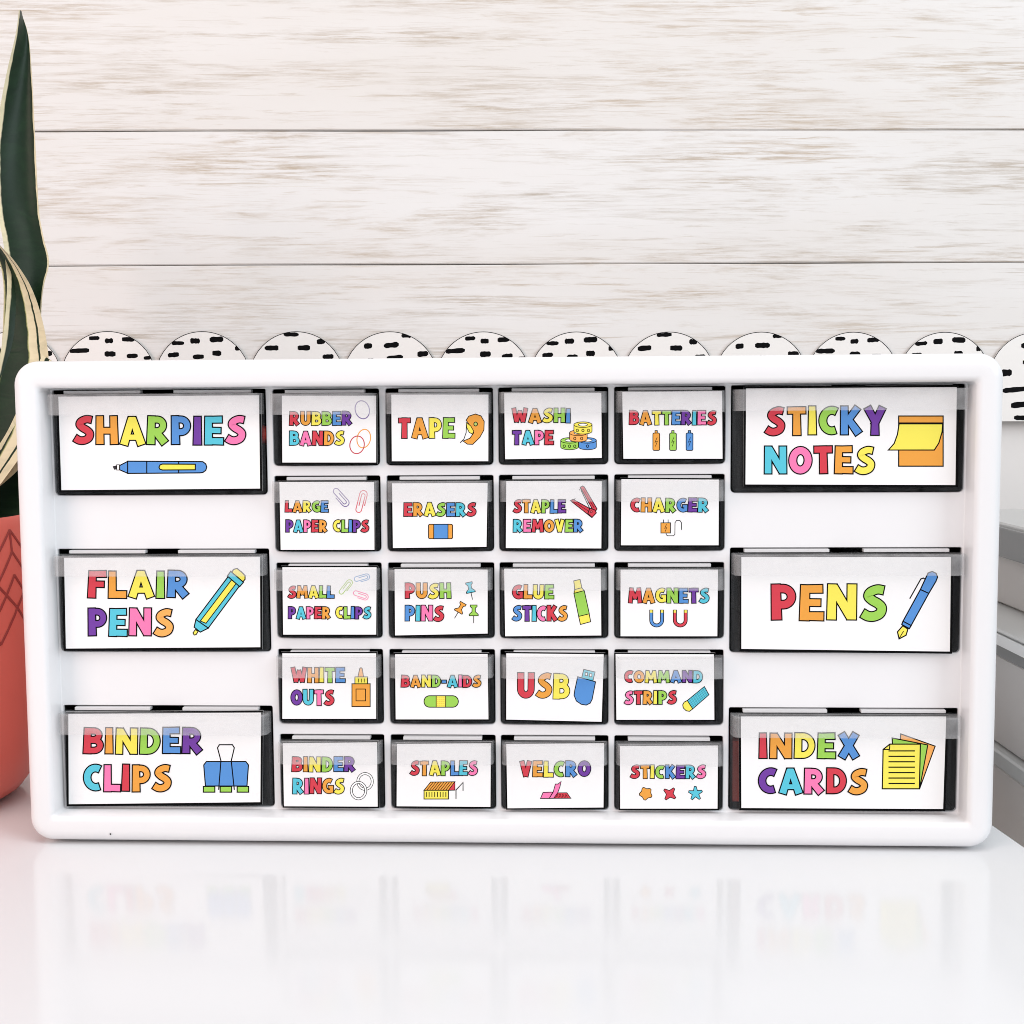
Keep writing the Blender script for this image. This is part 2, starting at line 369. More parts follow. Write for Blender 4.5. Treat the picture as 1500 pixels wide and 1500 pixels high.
def lathe(bm, prof, n=72, mi=0):
    rings = []
    for r, z in prof:
        rings.append([bm.verts.new((r*math.cos(2*math.pi*k/n), r*math.sin(2*math.pi*k/n), z)) for k in range(n)] if r > 1e-6 else [bm.verts.new((0, 0, z))])
    for a, b in zip(rings, rings[1:]):
        for k in range(n):
            if len(a) == 1: f = bm.faces.new((a[0], b[k], b[(k+1) % n]))
            elif len(b) == 1: f = bm.faces.new((a[k], a[(k+1) % n], b[0]))
            else: f = bm.faces.new((a[k], a[(k+1) % n], b[(k+1) % n], b[k]))
            f.material_index = mi
def prad(z):
    for (r0, a), (r1, b) in zip(prof[1:11], prof[2:12]):
        if a <= z <= b: return r0+(r1-r0)*(z-a)/(b-a+1e-9)
    return 0.084
bm = bmesh.new(); lathe(bm, prof); bmesh.ops.recalc_face_normals(bm, faces=bm.faces); obj('pot_wall', bm, coral, pot, 50)
bm = bmesh.new(); lathe(bm, [(0.0, 0.142), (0.03, 0.144), (0.06, 0.141), (0.0797, 0.139)], 48)
for v in bm.verts: v.co.z += random.uniform(-0.0015, 0.0015)
soil_m = mat('dark_potting_soil', (0.018, 0.014, 0.011, 1), 0.95); add_bump(soil_m, 500, 1.0, 0.003); obj('soil', bm, soil_m, pot)
bm = bmesh.new()
def pot_line(th0, za, th1, zb_, w=0.0009):
    n = 8; P = []
    for k in range(n+1):
        t = th0+(th1-th0)*k/n; z = za+(zb_-za)*k/n
        if z > 0.163: continue
        r = prad(z)+0.0001; P.append(Vector((r*math.cos(t), r*math.sin(t), z)))
    for a, b in zip(P, P[1:]):
        d = (b-a).normalized(); nn = Vector((a.x, a.y, 0)).normalized(); s = d.cross(nn).normalized()*w
        q = [a-s, b-s, b+s, a+s]; top = [p+nn*0.00035 for p in (a-s*0.6, b-s*0.6, b+s*0.6, a+s*0.6)]
        vs = [bm.verts.new(p) for p in q+top]
        for f in ((4, 5, 6, 7), (0, 1, 5, 4), (2, 3, 7, 6)): bm.faces.new([vs[i] for i in f])
NP = 18; dt = 2*math.pi/NP
# phase so that an apex falls where the photo shows it
yt_ = PY-0.06
for _ in range(20):
    tgt = at_depth(8, 790, yt_); yt_ = PY-math.sqrt(max(0, 0.086**2-(tgt.x-PX)**2))
ph0 = math.atan2(yt_-PY, tgt.x-PX)
for k in range(NP):
    a = ph0+k*dt; h = dt/2
    pot_line(a, 0.163, a, 0.1505)
    for s in (-1, 1):
        pot_line(a, 0.163, a+s*h, 0.1475)
        pot_line(a, 0.1505, a+s*h, 0.133)
        pot_line(a, 0.137, a+s*h, 0.118)
        pot_line(a+s*h, 0.133, a, 0.118)
        pot_line(a, 0.118, a+s*h, 0.099)
bmesh.ops.recalc_face_normals(bm, faces=bm.faces)
obj('line_pattern', bm, coral_line, pot)

def leaf_material(name, stops, seed):
    m = mat(name, (0.02, 0.06, 0.03, 1), 0.42, 0.22)
    b = m.node_tree.nodes['Principled BSDF']
    uv = nd(m, 'ShaderNodeUVMap'); sep = nd(m, 'ShaderNodeSeparateXYZ'); lk(m, uv.outputs[0], sep.inputs[0])
    mp = nd(m, 'ShaderNodeMapping'); mp.inputs['Scale'].default_value = (3, 26, 1); mp.inputs['Location'].default_value = (seed, seed, 0); lk(m, uv.outputs[0], mp.inputs[0])
    no = nd(m, 'ShaderNodeTexNoise'); no.inputs['Scale'].default_value = 1; no.inputs['Detail'].default_value = 4; lk(m, mp.outputs[0], no.inputs['Vector'])
    mr = nd(m, 'ShaderNodeMapRange'); mr.inputs[3].default_value = -0.035; mr.inputs[4].default_value = 0.035; lk(m, no.outputs['Fac'], mr.inputs[0])
    ad = nd(m, 'ShaderNodeMath', operation='ADD'); lk(m, sep.outputs[0], ad.inputs[0]); lk(m, mr.outputs[0], ad.inputs[1])
    cr = nd(m, 'ShaderNodeValToRGB'); e = cr.color_ramp; e.interpolation = 'LINEAR'
    dk = (0.0045, 0.018, 0.007, 1); cm = (0.70, 0.62, 0.42, 1); yg = (0.32, 0.33, 0.13, 1)
    C = {'d': dk, 'c': cm, 'y': yg}
    e.elements[0].position = 0; e.elements[0].color = C[stops[0][1]]
    e.elements[1].position = 1; e.elements[1].color = C[stops[-1][1]]
    for p, c in stops[1:-1]:
        x = e.elements.new(p); x.color = C[c]
    lk(m, ad.outputs[0], cr.inputs[0])
    # pale cross bands over the green
    mp2 = nd(m, 'ShaderNodeMapping'); mp2.inputs['Scale'].default_value = (2.2, 38, 1); mp2.inputs['Location'].default_value = (seed*2, seed, 0); lk(m, uv.outputs[0], mp2.inputs[0])
    n2 = nd(m, 'ShaderNodeTexNoise'); n2.inputs['Scale'].default_value = 1; n2.inputs['Detail'].default_value = 5; n2.inputs['Distortion'].default_value = 0.6; lk(m, mp2.outputs[0], n2.inputs['Vector'])
    r2 = nd(m, 'ShaderNodeMapRange'); r2.inputs[1].default_value = 0.45; r2.inputs[2].default_value = 0.75; r2.inputs[4].default_value = 0.22; lk(m, n2.outputs['Fac'], r2.inputs[0])
    mx = nd(m, 'ShaderNodeMix', data_type='RGBA'); mx.inputs[7].default_value = (0.018, 0.06, 0.02, 1)
    lk(m, r2.outputs[0], mx.inputs[0]); lk(m, cr.outputs[0], mx.inputs[6]); lk(m, mx.outputs[2], b.inputs['Base Color'])
    bp = nd(m, 'ShaderNodeBump'); bp.inputs['Strength'].default_value = 0.3; bp.inputs['Distance'].default_value = 0.0008
    lk(m, n2.outputs['Fac'], bp.inputs['Height']); lk(m, bp.outputs['Normal'], b.inputs['Normal'])
    return m
LM1 = leaf_material('snake_leaf_thin_margin', [(0, 'c'), (0.075, 'c'), (0.10, 'd'), (0.95, 'd'), (0.965, 'c'), (1, 'c')], 1.3)
LM2 = leaf_material('snake_leaf_broad_cream_margin', [(0, 'c'), (0.04, 'y'), (0.06, 'd'), (0.54, 'd'), (0.56, 'y'), (0.58, 'c'), (0.76, 'c'), (0.77, 'd'), (0.81, 'd'), (0.82, 'c'), (1, 'c')], 4.1)
LM3 = leaf_material('snake_leaf_striped_margin', [(0, 'c'), (0.12, 'c'), (0.14, 'd'), (0.26, 'd'), (0.28, 'c'), (0.45, 'c'), (0.47, 'd'), (0.53, 'd'), (0.55, 'c'), (1, 'c')], 7.7)
plant = empty('snake_plant', (PX, PY, 0.150)); tag(plant, 'snake plant with cream-edged dark green leaves growing from the coral pot', 'plant')
def interp(rows, n):
    out = []
    for i in range(n):
        t = i/(n-1)*(len(rows)-1); k = min(int(t), len(rows)-2); f = t-k
        p = [rows[max(k-1, 0)], rows[k], rows[k+1], rows[min(k+2, len(rows)-1)]]
        out.append([0.5*((2*p[1][j])+(-p[0][j]+p[2][j])*f+(2*p[0][j]-5*p[1][j]+4*p[2][j]-p[3][j])*f*f+(-p[0][j]+3*p[1][j]-3*p[2][j]+p[3][j])*f**3) for j in range(len(rows[0]))])
    return out
def leaf(rows, m, cup=0.004, twist=0.0, th=0.0016, n=60, nu=12):
    """rows of (lx, ly, lY, rx, ry, rY): left and right rim of the blade with their distances"""
    bm = bmesh.new(); uvl = bm.loops.layers.uv.new('UVMap')
    R = interp(rows, n); org = Vector((PX, PY, 0.150)); F = []; Bk = []
    for i, (lx, ly, lY, rx, ry, rY) in enumerate(R):
        a = at_depth(lx, ly, lY)-org; b = at_depth(rx, ry, rY)-org; w = (b-a).length
        rf = []; rb = []
        for k in range(nu+1):
            u = k/nu; p = a.lerp(b, u); c = (1-(2*u-1)**2)
            p = p + Vector((0, 1, 0))*(cup*c*min(1, w/0.02))
            e = th*(0.25+0.75*c)*min(1, w/0.008)
            rf.append((bm.verts.new(p), u, i/(n-1))); rb.append((bm.verts.new(p+Vector((0, e, 0))), u, i/(n-1)))
        F.append(rf); Bk.append(rb)
    def quad(q):
        try: f = bm.faces.new([x[0] for x in q])
        except ValueError: return
        for l, x in zip(f.loops, q): l[uvl].uv = (x[1], x[2])
    for i in range(n-1):
        for k in range(nu):
            quad((F[i][k], F[i][k+1], F[i+1][k+1], F[i+1][k])); quad((Bk[i][k+1], Bk[i][k], Bk[i+1][k], Bk[i+1][k+1]))
        for k in (0, nu): quad((F[i][k], Bk[i][k], Bk[i+1][k], F[i+1][k]))
    bmesh.ops.recalc_face_normals(bm, faces=bm.faces)
    return obj('leaf', bm, m, plant, 60)
def rws(L, Yl, Yr, Ye=None):
    n = len(L); out = []
    for i, q in enumerate(L):
        t = i/(n-1); k = t**2
        y0 = Yl*(1-k)+PY*k; y1 = Yr*(1-k)+PY*k
        out.append((q[1], q[0], y0, q[2], (q[3] if len(q) > 3 else q[0]), y1))
    return out
leaf(rws([(14, 27.6, 28.6), (50, 23, 41), (110, 9, 46.5), (180, -3, 50), (250, -7, 53.5), (310, -3, 57), (350, 4, 64), (385, 8, 71.5), (430, 10, 62), (520, 0, 55), (620, -30, 25), (720, -80, -25), (800, -115, -75)], 0.19, 0.20), LM1, 0.005)
leaf(rws([(340, -22, -14), (358, -10, -1), (375, -4, 15), (395, 2, 30), (420, 5, 45), (455, 5, 58), (500, 3, 68), (545, -2, 71), (600, -15, 62), (660, -38, 35), (730, -80, -15), (800, -120, -70)], 0.165, 0.150), LM2, 0.003)
leaf(rws([(520, 62, 96, 545), (560, 44, 82, 590), (600, 26, 62, 640), (640, 6, 30, 684), (672, -18, 0, 712), (715, -60, -42, 745), (790, -115, -95, 800)], 0.130, 0.125), LM3, 0.002)
# further leaves of the clump, mostly beyond the left edge of the picture
leaf(rws([(150, -90, -88), (260, -108, -70), (420, -118, -62), (560, -120, -68), (700, -124, -86), (800, -128, -104)], 0.22, 0.20), LM1, 0.004)
leaf(rws([(330, -196, -194), (430, -204, -172), (560, -196, -152), (700, -172, -136), (800, -152, -128)], 0.15, 0.14), LM1, 0.004)
LM4 = leaf_material('snake_leaf_shade_filler', [(0, 'd'), (0.5, 'd'), (1, 'd')], 9.2)
leaf(rws([(420, -34, -30), (520, -60, 4), (600, -64, 34), (660, -66, 44), (720, -80, 62), (770, -100, 60), (830, -120, 0)], 0.155, 0.15), LM4, 0.003)  # wide dark blade added to stand in for the shadowed gap above the rim

# ------------------------------------------------------------------ drawer cabinet
CY = -0.04424; CORG = (0, 0, 0)
H = 0.2570; HW = 0.254; RY = 0.016
cab = empty('drawer_cabinet', (0, 0, 0), CY); tag(cab, 'white drawer cabinet with twenty-six clear drawers bearing rainbow-lettered cards', 'cabinet')
def cl(px, py, yl): return in_frame(px, py, CY, CORG, yl)

# frame: bullnose surround, swept through rounded rectangles
bm = bmesh.new()
def fr(d, y, r, lean=0.0): return [(x, y, z) for x, z in rrect(-HW+d, HW-d, 0.0018+d, H-d, r, 10)]
def fi(d, y, r): return [(x, y, z) for x, z in rrect(-0.240+d, 0.240-d, 0.0157+d, 0.2430-d, r, 10)]
Ls = [fr(0.004, 0.158, 0.008), fr(0.0035, 0.022, 0.0095), fr(0.0008, 0.021, 0.0125), fr(0.0, 0.019, 0.0125), fr(0.0, 0.0065, 0.0125)]
for k in range(1, 7):
    a = k/6*math.pi/2; Ls.append(fr(0.0062*(1-math.cos(a)), 0.0065-0.0062*math.sin(a), max(0.0125-0.0062*(1-math.cos(a)), 0.006)))
for k in range(0, 5):
    a = k/4*math.pi/2; Ls.append(fi(-0.0028+0.0028*math.sin(a), 0.0003+0.0028*(1-math.cos(a)), 0.0022))
Ls += [fi(0.0004, 0.0157, 0.0014), fi(0.0010, 0.0160, 0.0014)]
V = loops(bm, Ls); bm.faces.new(V[0][::-1])
bmesh.ops.recalc_face_normals(bm, faces=bm.faces)
obj('frame', bm, white_pl, cab, 45)

for fx in (-0.225, 0.225):
    for fy in (0.035, 0.140):
        bm = bmesh.new(); lathe(bm, [(0, 0.0001), (0.008, 0.0001), (0.0085, 0.0006), (0.0085, 0.0016 if fy < .1 else 0.0056), (0, 0.0016 if fy < .1 else 0.0056)], 20)
        bmesh.ops.recalc_face_normals(bm, faces=bm.faces); ft = obj('rubber_foot', bm, black_in, cab); ft.location = (fx, fy, 0)
# holes in the panel
CX = [(-0.1208, -0.0645), (-0.0610, -0.0047), (-0.0018, 0.0554), (0.0586, 0.1160)]
RZ = [(0.2014, 0.2417), (0.1558, 0.1960), (0.1094, 0.1498), (0.0629, 0.1034), (0.0166, 0.0571)]
BL = [(0.1862, 0.2422), (0.1020, 0.1574), (0.0171, 0.0725)]
holes = {}
for j, (za, zb_) in enumerate(RZ):
    for i, (xa, xb) in enumerate(CX): holes[('s', j, i)] = (xa, xb, za, zb_)
for j, (za, zb_) in enumerate(BL):
    holes[('l', j)] = (-0.2386, -0.1245, za, zb_); holes[('r', j)] = (0.1190, 0.2386, za, zb_)
bm = bmesh.new(); E_ = []
def ring(P, y):
    vs = [bm.verts.new((x, y, z)) for x, z in P]
    return vs, [bm.edges.new((vs[k], vs[(k+1) % len(vs)])) for k in range(len(vs))]
_, e = ring([(-0.2395, 0.0162), (0.2395, 0.0162), (0.2395, 0.2425), (-0.2395, 0.2425)], RY); E_ += e
hr = []
for key, (xa, xb, za, zb_) in holes.items():
    g = 0.0003
    P0 = rrect(xa-g, xb+g, za-g, min(zb_+g, 0.2424), (0.0024, 0.0024, 0.0012, 0.0012), 4); P1 = rrect(xa, xb, za, min(zb_, 0.2421), (0.0022, 0.0022, 0.0010, 0.0010), 4)
    vs, e = ring(P0, RY); E_ += e; hr.append((vs, P1))
bmesh.ops.triangle_fill(bm, edges=E_, use_beauty=True, use_dissolve=False)
for vs, P1 in hr:
    v1 = [bm.verts.new((x, RY+0.0004, z)) for x, z in P1]; v2 = [bm.verts.new((x, RY+0.0022, z)) for x, z in P1]; n = len(vs)
    for k in range(n):
        bm.faces.new((vs[k], vs[(k+1) % n], v1[(k+1) % n], v1[k])); bm.faces.new((v1[k], v1[(k+1) % n], v2[(k+1) % n], v2[k]))
obj('face_panel', bm, white_pl, cab)
# dark inner compartments behind the painted face
bm = bmesh.new()
for key, (xa, xb, za, zb_) in holes.items():
    P1 = rrect(xa, xb, za, min(zb_, 0.2421), (0.0022, 0.0022, 0.0010, 0.0010), 4)
    a = [bm.verts.new((x, RY+0.0022, z)) for x, z in P1]; b = [bm.verts.new((x, 0.150, z)) for x, z in P1]; n = len(a)
    for k in range(n): bm.faces.new((a[k], a[(k+1) % n], b[(k+1) % n], b[k]))
    bm.faces.new(b)
obj('inner_compartments', bm, black_in, cab)
bm = bmesh.new(); c = cl(162, 1221.5, 0.0002)
n = 10; vs = [bm.verts.new((c.x+0.00045*math.cos(2*math.pi*k/n), -0.00012, c.z+0.00045*math.sin(2*math.pi*k/n))) for k in range(n)]; bm.faces.new(vs)
sp_ = obj('paint_speck', bm, ink, cab)

# ---- lettering: hand-cut capitals built from tapered strokes
def arc(cx, cy, rx, ry, a0, a1, n=14):
    return [(cx+rx*math.cos(math.radians(a0+(a1-a0)*k/n)), cy+ry*math.sin(math.radians(a0+(a1-a0)*k/n))) for k in range(n+1)]
def smooth(P, n=5):
    out = []
    for i in range(len(P)-1):
        p0 = P[max(i-1, 0)]; p1 = P[i]; p2 = P[i+1]; p3 = P[min(i+2, len(P)-1)]
        for k in range(n):
            f = k/n; out.append(tuple(0.5*((2*p1[j])+(-p0[j]+p2[j])*f+(2*p0[j]-5*p1[j]+4*p2[j]-p3[j])*f*f+(-p0[j]+3*p1[j]-3*p2[j]+p3[j])*f**3) for j in (0, 1)))
    return out+[P[-1]]
T = 0.25
h = T/2
GL = {
 'A': (0.86, [([(0.40, 0.95), (0.13, 0.0)], .9, 1.05), ([(0.44, 0.95), (0.74, 0.0)], .9, 1.05), ([(0.22, 0.27), (0.64, 0.27)], .72, .72), ([(0.315, 0.905), (0.53, 0.905)], .74, .74)]),
 'B': (0.70, [([(h+.01, 1), (h, 0)], .9, 1.05), ([(0.1, .89)]+arc(.36, .72, .19, .17, 90, -90)+[(0.1, .55)], .78, .78), ([(0.1, .52)]+arc(.38, .315, .22, .205, 90, -90)+[(0.1, .11)], .82, .82)]),
 'C': (0.68, [(arc(.45, .5, .32, .37, 62, 292, 20), 1.0, .95)]),
 'D': (0.74, [([(h+.01, 1), (h, 0)], .9, 1.0), ([(0.1, .885)]+arc(.30, .5, .31, .385, 90, -90, 18)+[(0.1, .115)], .85, .85)]),
 'E': (0.64, [([(h+.02, 1), (h, 0)], .9, 1.0), ([(.1, .89), (.60, .90)], .80, .84), ([(.1, .51), (.55, .50)], .72, .72), ([(.1, .12), (.63, .11)], .82, .88)]),
 'F': (0.60, [([(h+.02, 1), (h, 0)], .9, 1.05), ([(.1, .89), (.60, .90)], .80, .84), ([(.1, .51), (.53, .50)], .76, .76)]),
 'G': (0.74, [(arc(.45, .5, .32, .37, 62, 300, 20), 1.0, .9), ([(.42, .43), (.74, .43)], .72, .72), ([(.64, .46), (.63, .07)], .85, .85)]),
 'H': (0.74, [([(h+.01, 1), (h, 0)], .9, 1.0), ([(.61, 1), (.62, 0)], .9, 1.0), ([(.12, .48), (.62, .48)], .80, .80)]),
 'I': (0.30, [([(h+.02, 1), (h+.01, 0)], .88, 1.08)]),
 'K': (0.74, [([(h+.01, 1), (h, 0)], .9, 1.0), ([(.20, .42), (.60, .96)], .85, .9), ([(.26, .56), (.63, .03)], .85, 1.05)]),
 'L': (0.60, [([(h+.02, 1), (h, 0)], .9, 1.0), ([(.1, .13), (.60, .12)], .92, .96)]),
 'M': (0.94, [([(.20, 1), (.12, 0)], .85, .95), ([(.74, 1), (.82, 0)], .85, .95), ([(.20, .92), (.47, .28)], .85, .8), ([(.74, .92), (.47, .28)], .85, .8)]),
 'N': (0.80, [([(h+.01, 1), (h, 0)], .9, .95), ([(.66, 1), (.66, 0)], .95, .95), ([(.16, .93), (.64, .07)], .95, .95)]),
 'O': (0.80, [(arc(.40, .5, .275, .365, 0, 360, 28), 1.0, 1.0)]),
 'P': (0.68, [([(h+.01, 1), (h+.02, 0)], .9, 1.05), ([(0.1, .885)]+arc(.33, .655, .22, .23, 90, -90)+[(0.1, .425)], .82, .82)]),
 'R': (0.74, [([(h+.01, 1), (h, 0)], .9, 1.05), ([(0.1, .885)]+arc(.33, .675, .21, .21, 90, -90)+[(0.1, .465)], .82, .82), ([(.30, .44), (.61, .04)], .9, 1.05)]),
 'S': (0.70, [(smooth([(.62, .86), (.46, .885), (.28, .81), (.22, .69), (.32, .575), (.47, .48), (.565, .36), (.52, .20), (.36, .115), (.20, .12), (.06, .20)]), .88, .95)]),
 'T': (0.66, [([(.33, 1), (.34, 0)], .9, 1.05), ([(.02, .88), (.64, .89)], .88, .88)]),
 'U': (0.76, [([(.14, 1)]+arc(.375, .36, .235, .245, 180, 360)+[(.62, 1)], 1.0, .95)]),
 'V': (0.78, [([(.14, 1), (.38, .03)], 1.0, .95), ([(.64, 1), (.40, .03)], 1.0, .95)]),
 'W': (1.06, [([(.12, 1), (.30, .03)], .92, .85), ([(.54, .80), (.33, .03)], .8, .85), ([(.54, .80), (.74, .03)], .8, .85), ([(.94, 1), (.77, .03)], .92, .85)]),
 'X': (0.78, [([(.14, .98), (.64, .02)], .95, 1.05), ([(.64, .98), (.14, .02)], .95, 1.05)]),
 'Y': (0.78, [([(.13, .98), (.40, .46)], .95, .9), ([(.66, .98), (.36, .36)], .95, .9), ([(.39, .52), (.38, 0)], .9, 1.05)]),
 '-': (0.42, [([(.04, .44), (.38, .44)], .85, .85)]),
}
PAL = {'R': (206, 62, 76), 'O': (229, 158, 66), 'Y': (238, 226, 90), 'G': (152, 205, 84), 'B': (84, 142, 208), 'P': (110, 60, 156),
       'C': (86, 192, 212), 'K': (238, 122, 174), 'W': (250, 250, 250), 'D': (44, 40, 46), 'o': (240, 170, 90), 'L': (214, 100, 110), 'V': (126, 110, 160), 'b': (120, 160, 205), 'k': (236, 150, 180), 'g': (170, 200, 110), 'r': (190, 60, 70)}
KEYS = list(PAL)
card_white = mat('card_stock', (0.86, 0.86, 0.86, 1), 0.45, 0.3)
inks = [mat('print_ink_%s' % n, srgb(*PAL[k]), 0.5, 0.25) for k, n in zip(KEYS, ('red', 'orange', 'yellow', 'green', 'blue', 'purple', 'cyan', 'pink', 'white', 'near_black', 'light_orange', 'rose', 'violet', 'soft_blue', 'soft_pink', 'soft_green', 'crimson'))]
CARD_MATS = [card_white, ink]+inks
MI = {k: i+2 for i, k in enumerate(KEYS)}

class Print:
    """flat print on the card plane y=yl, given in photo pixels"""
    def __init__(s, bm, yl): s.bm = bm; s.y = yl; s.lv = 0
    def pt(s, p, y): q = cl(p[0], p[1], s.y); return (q.x, y, q.z)
    def face(s, P, mi, y):
        try: f = s.bm.faces.new([s.bm.verts.new(s.pt(p, y)) for p in P]); f.material_index = mi
        except ValueError: pass
    def strip(s, P, w0, w1, mi, y, ext=0.0, closed=False):
        n = len(P); Lf, Rt = [], []
        def un(a, b):
            d = math.hypot(b[0]-a[0], b[1]-a[1]) or 1e-9; return ((b[0]-a[0])/d, (b[1]-a[1])/d)
        P = list(P)
        if ext and not closed:
            d = un(P[1], P[0]); P[0] = (P[0][0]+d[0]*ext, P[0][1]+d[1]*ext)
            d = un(P[-2], P[-1]); P[-1] = (P[-1][0]+d[0]*ext, P[-1][1]+d[1]*ext)
        for i in range(n):
            if closed: a, b, c = P[(i-1) % (n-1) if i else n-2], P[i], P[(i+1) if i < n-1 else 1]
            else: a, b, c = P[max(i-1, 0)], P[i], P[min(i+1, n-1)]
            d1 = un(a, b) if a != b else un(b, c); d2 = un(b, c) if b != c else d1
            nx, ny = -(d1[1]+d2[1]), d1[0]+d2[0]; l = math.hypot(nx, ny) or 1e-9; nx /= l; ny /= l
            k = min(1/max(0.3, nx*-d1[1]+ny*d1[0]), 2.2)
            w = (w0+(w1-w0)*i/(n-1))/2*k
            Lf.append((b[0]+nx*w, b[1]+ny*w)); Rt.append((b[0]-nx*w, b[1]-ny*w))
        VL = [s.bm.verts.new(s.pt(p, y)) for p in Lf]; VR = [s.bm.verts.new(s.pt(p, y)) for p in Rt]
        for i in range(n-1):
            f = s.bm.faces.new((VL[i], VL[i+1], VR[i+1], VR[i])); f.material_index = mi
    def nexty(s, step=0.000004): s.lv += 1; return s.y-0.00004-s.lv*step
    def word(s, txt, cols, x0, x1, yt, yb, o=0.9, tilt=0.0):
        x0 += o; x1 -= o; yt += o*0.8; yb -= o*0.8
        gap = 0.085; ws = [GL[c][0] for c in txt]; tot = sum(ws)+gap*(len(txt)-1)
        sx = (x1-x0)/tot; sy = yb-yt; x = x0; rr = random.Random(hash_(txt))
        for i, ch in enumerate(txt):
            w, st = GL[ch]; ca = cols[i]; jy = rr.uniform(-0.02, 0.02); ja = rr.uniform(-0.02, 0.02)
            def tr(p): return (x+(p[0]+ja*(p[1]-.5))*sx, yb+tilt*(x-x0)-(p[1]+jy)*sy)
            tw = T*min(sx, sy)*1.0; tw = T*(0.55*sx+0.45*sy)
            yk = s.nexty()
            for P, a, b in st:
                s.strip([tr(p) for p in P], tw*a+2*o, tw*b+2*o, 1, yk, o, closed=(ch == 'O'))
            for P, a, b in st:
                s.strip([tr(p) for p in P], tw*a, tw*b, MI[ca], s.nexty(), 0, closed=(ch == 'O'))
            x += (w+gap)*sx
    # icon drawing in enlarged-crop coordinates: z = (scale, ox, oy)
    def setz(s, z): s.z = z
    def Z(s, P): k, ox, oy = s.z; return [(ox+a*k, oy+b*k) for a, b in P]
    def line(s, P, w=4.5, c='D', closed=False):
        P = list(P)+([P[0]] if closed else [])
        s.strip(s.Z(P), w*s.z[0], w*s.z[0], 1 if c == 'D' else MI[c], s.nexty(), 0, closed)
    def poly(s, P, c, w=4.5, out='D'):
        s.face(s.Z(P), MI[c], s.nexty())
        if w: s.line(P, w, out, True)
    def rect(s, x0, y0, x1, y1, c, w=4.5, r=0):
        P = rrect(x0, x1, y0, y1, r, 4) if r else [(x0, y0), (x1, y0), (x1, y1), (x0, y1)]
        s.poly(P, c, w)
    def ell(s, cx, cy, rx, ry, c=None, w=4.5, out='D', rot=0, n=28):
        ca, sa = math.cos(math.radians(rot)), math.sin(math.radians(rot))
        P = [(cx+rx*math.cos(2*math.pi*k/n)*ca-ry*math.sin(2*math.pi*k/n)*sa, cy+rx*math.cos(2*math.pi*k/n)*sa+ry*math.sin(2*math.pi*k/n)*ca) for k in range(n)]
        if c: s.poly(P, c, w, out)
        else: s.line(P, w, out, True)
def hash_(t): return sum((i+3)*ord(c) for i, c in enumerate(t))

def paperclip(p, cx, cy, L, w, ang, c, lw=6):
    a = math.radians(ang); ca, sa = math.cos(a), math.sin(a)
    path = [(-.15*L, w*.5)]+[(.5*L-w*.5, w*.5)]+[(.5*L-w*.5+w*.5*math.cos(math.radians(t)), w*.5*math.sin(math.radians(t))) for t in (60, 30, 0, -30, -60)]+[(.5*L-w*.5, -w*.5), (-.5*L+w*.4, -w*.5)]+\
        [(-.5*L+w*.4+w*.38*math.cos(math.radians(t)), -w*.12+w*.38*math.sin(math.radians(t))) for t in (240, 210, 180, 150, 120)]+[(-.5*L+w*.4, w*.26), (.28*L, w*.26)]+\
        [(.28*L+w*.24*math.cos(math.radians(t)), w*.02+w*.24*math.sin(math.radians(t))) for t in (60, 30, 0, -30, -60)]+[(.28*L, -w*.22), (-.2*L, -w*.22)]
    p.line([(cx+x*ca-y*sa, cy+x*sa+y*ca) for x, y in path], lw, c)
def tape_roll(p, cx, cy, rx, ry, hh, c, marks):
    low = [(cx+rx*math.cos(math.radians(t)), cy+hh+ry*math.sin(math.radians(t))) for t in range(0, 181, 15)]
    p.poly([(cx+rx, cy)]+low+[(cx-rx, cy)], c, 4)
    p.ell(cx, cy, rx, ry, c, 4); p.ell(cx, cy, rx*.5, ry*.5, 'W', 4)
    for mx in marks: p.ell(cx+mx, cy+hh*.5+ry*.9, 7, 8, None, 4)
def bolt(p, cx, cy, s_=1.0):
    p.line([(cx+5*s_, cy-22*s_), (cx-6*s_, cy+3*s_), (cx+6*s_, cy-2*s_), (cx-4*s_, cy+24*s_)], 3.6)
def pin(p, cx, cy, ang, s_, c):
    a = math.radians(ang); ca, sa = math.cos(a), math.sin(a)
    t = lambda L: [(cx+(x*ca-y*sa)*s_, cy+(x*sa+y*ca)*s_) for x, y in L]
    p.line(t([(0, 26), (0, 70)]), 4.5)
    p.poly(t([(-20, -38), (20, -38), (20, -28), (10, -20), (10, 2), (27, 18), (27, 26), (-27, 26), (-27, 18), (-10, 2), (-10, -20), (-20, -28)]), c, 4.5)
def star(p, cx, cy, R, r, n, rot, c):
    P = []
    for k in range(n*2):
        a = math.radians(rot+180*k/n); q = R if k % 2 == 0 else r
        if k % 2 == 0:
            for d in (-7, 7): P.append((cx+q*math.cos(a+math.radians(d)), cy+q*math.sin(a+math.radians(d))))
        else: P.append((cx+q*math.cos(a), cy+q*math.sin(a)))
    p.poly(P, c, 4.5)

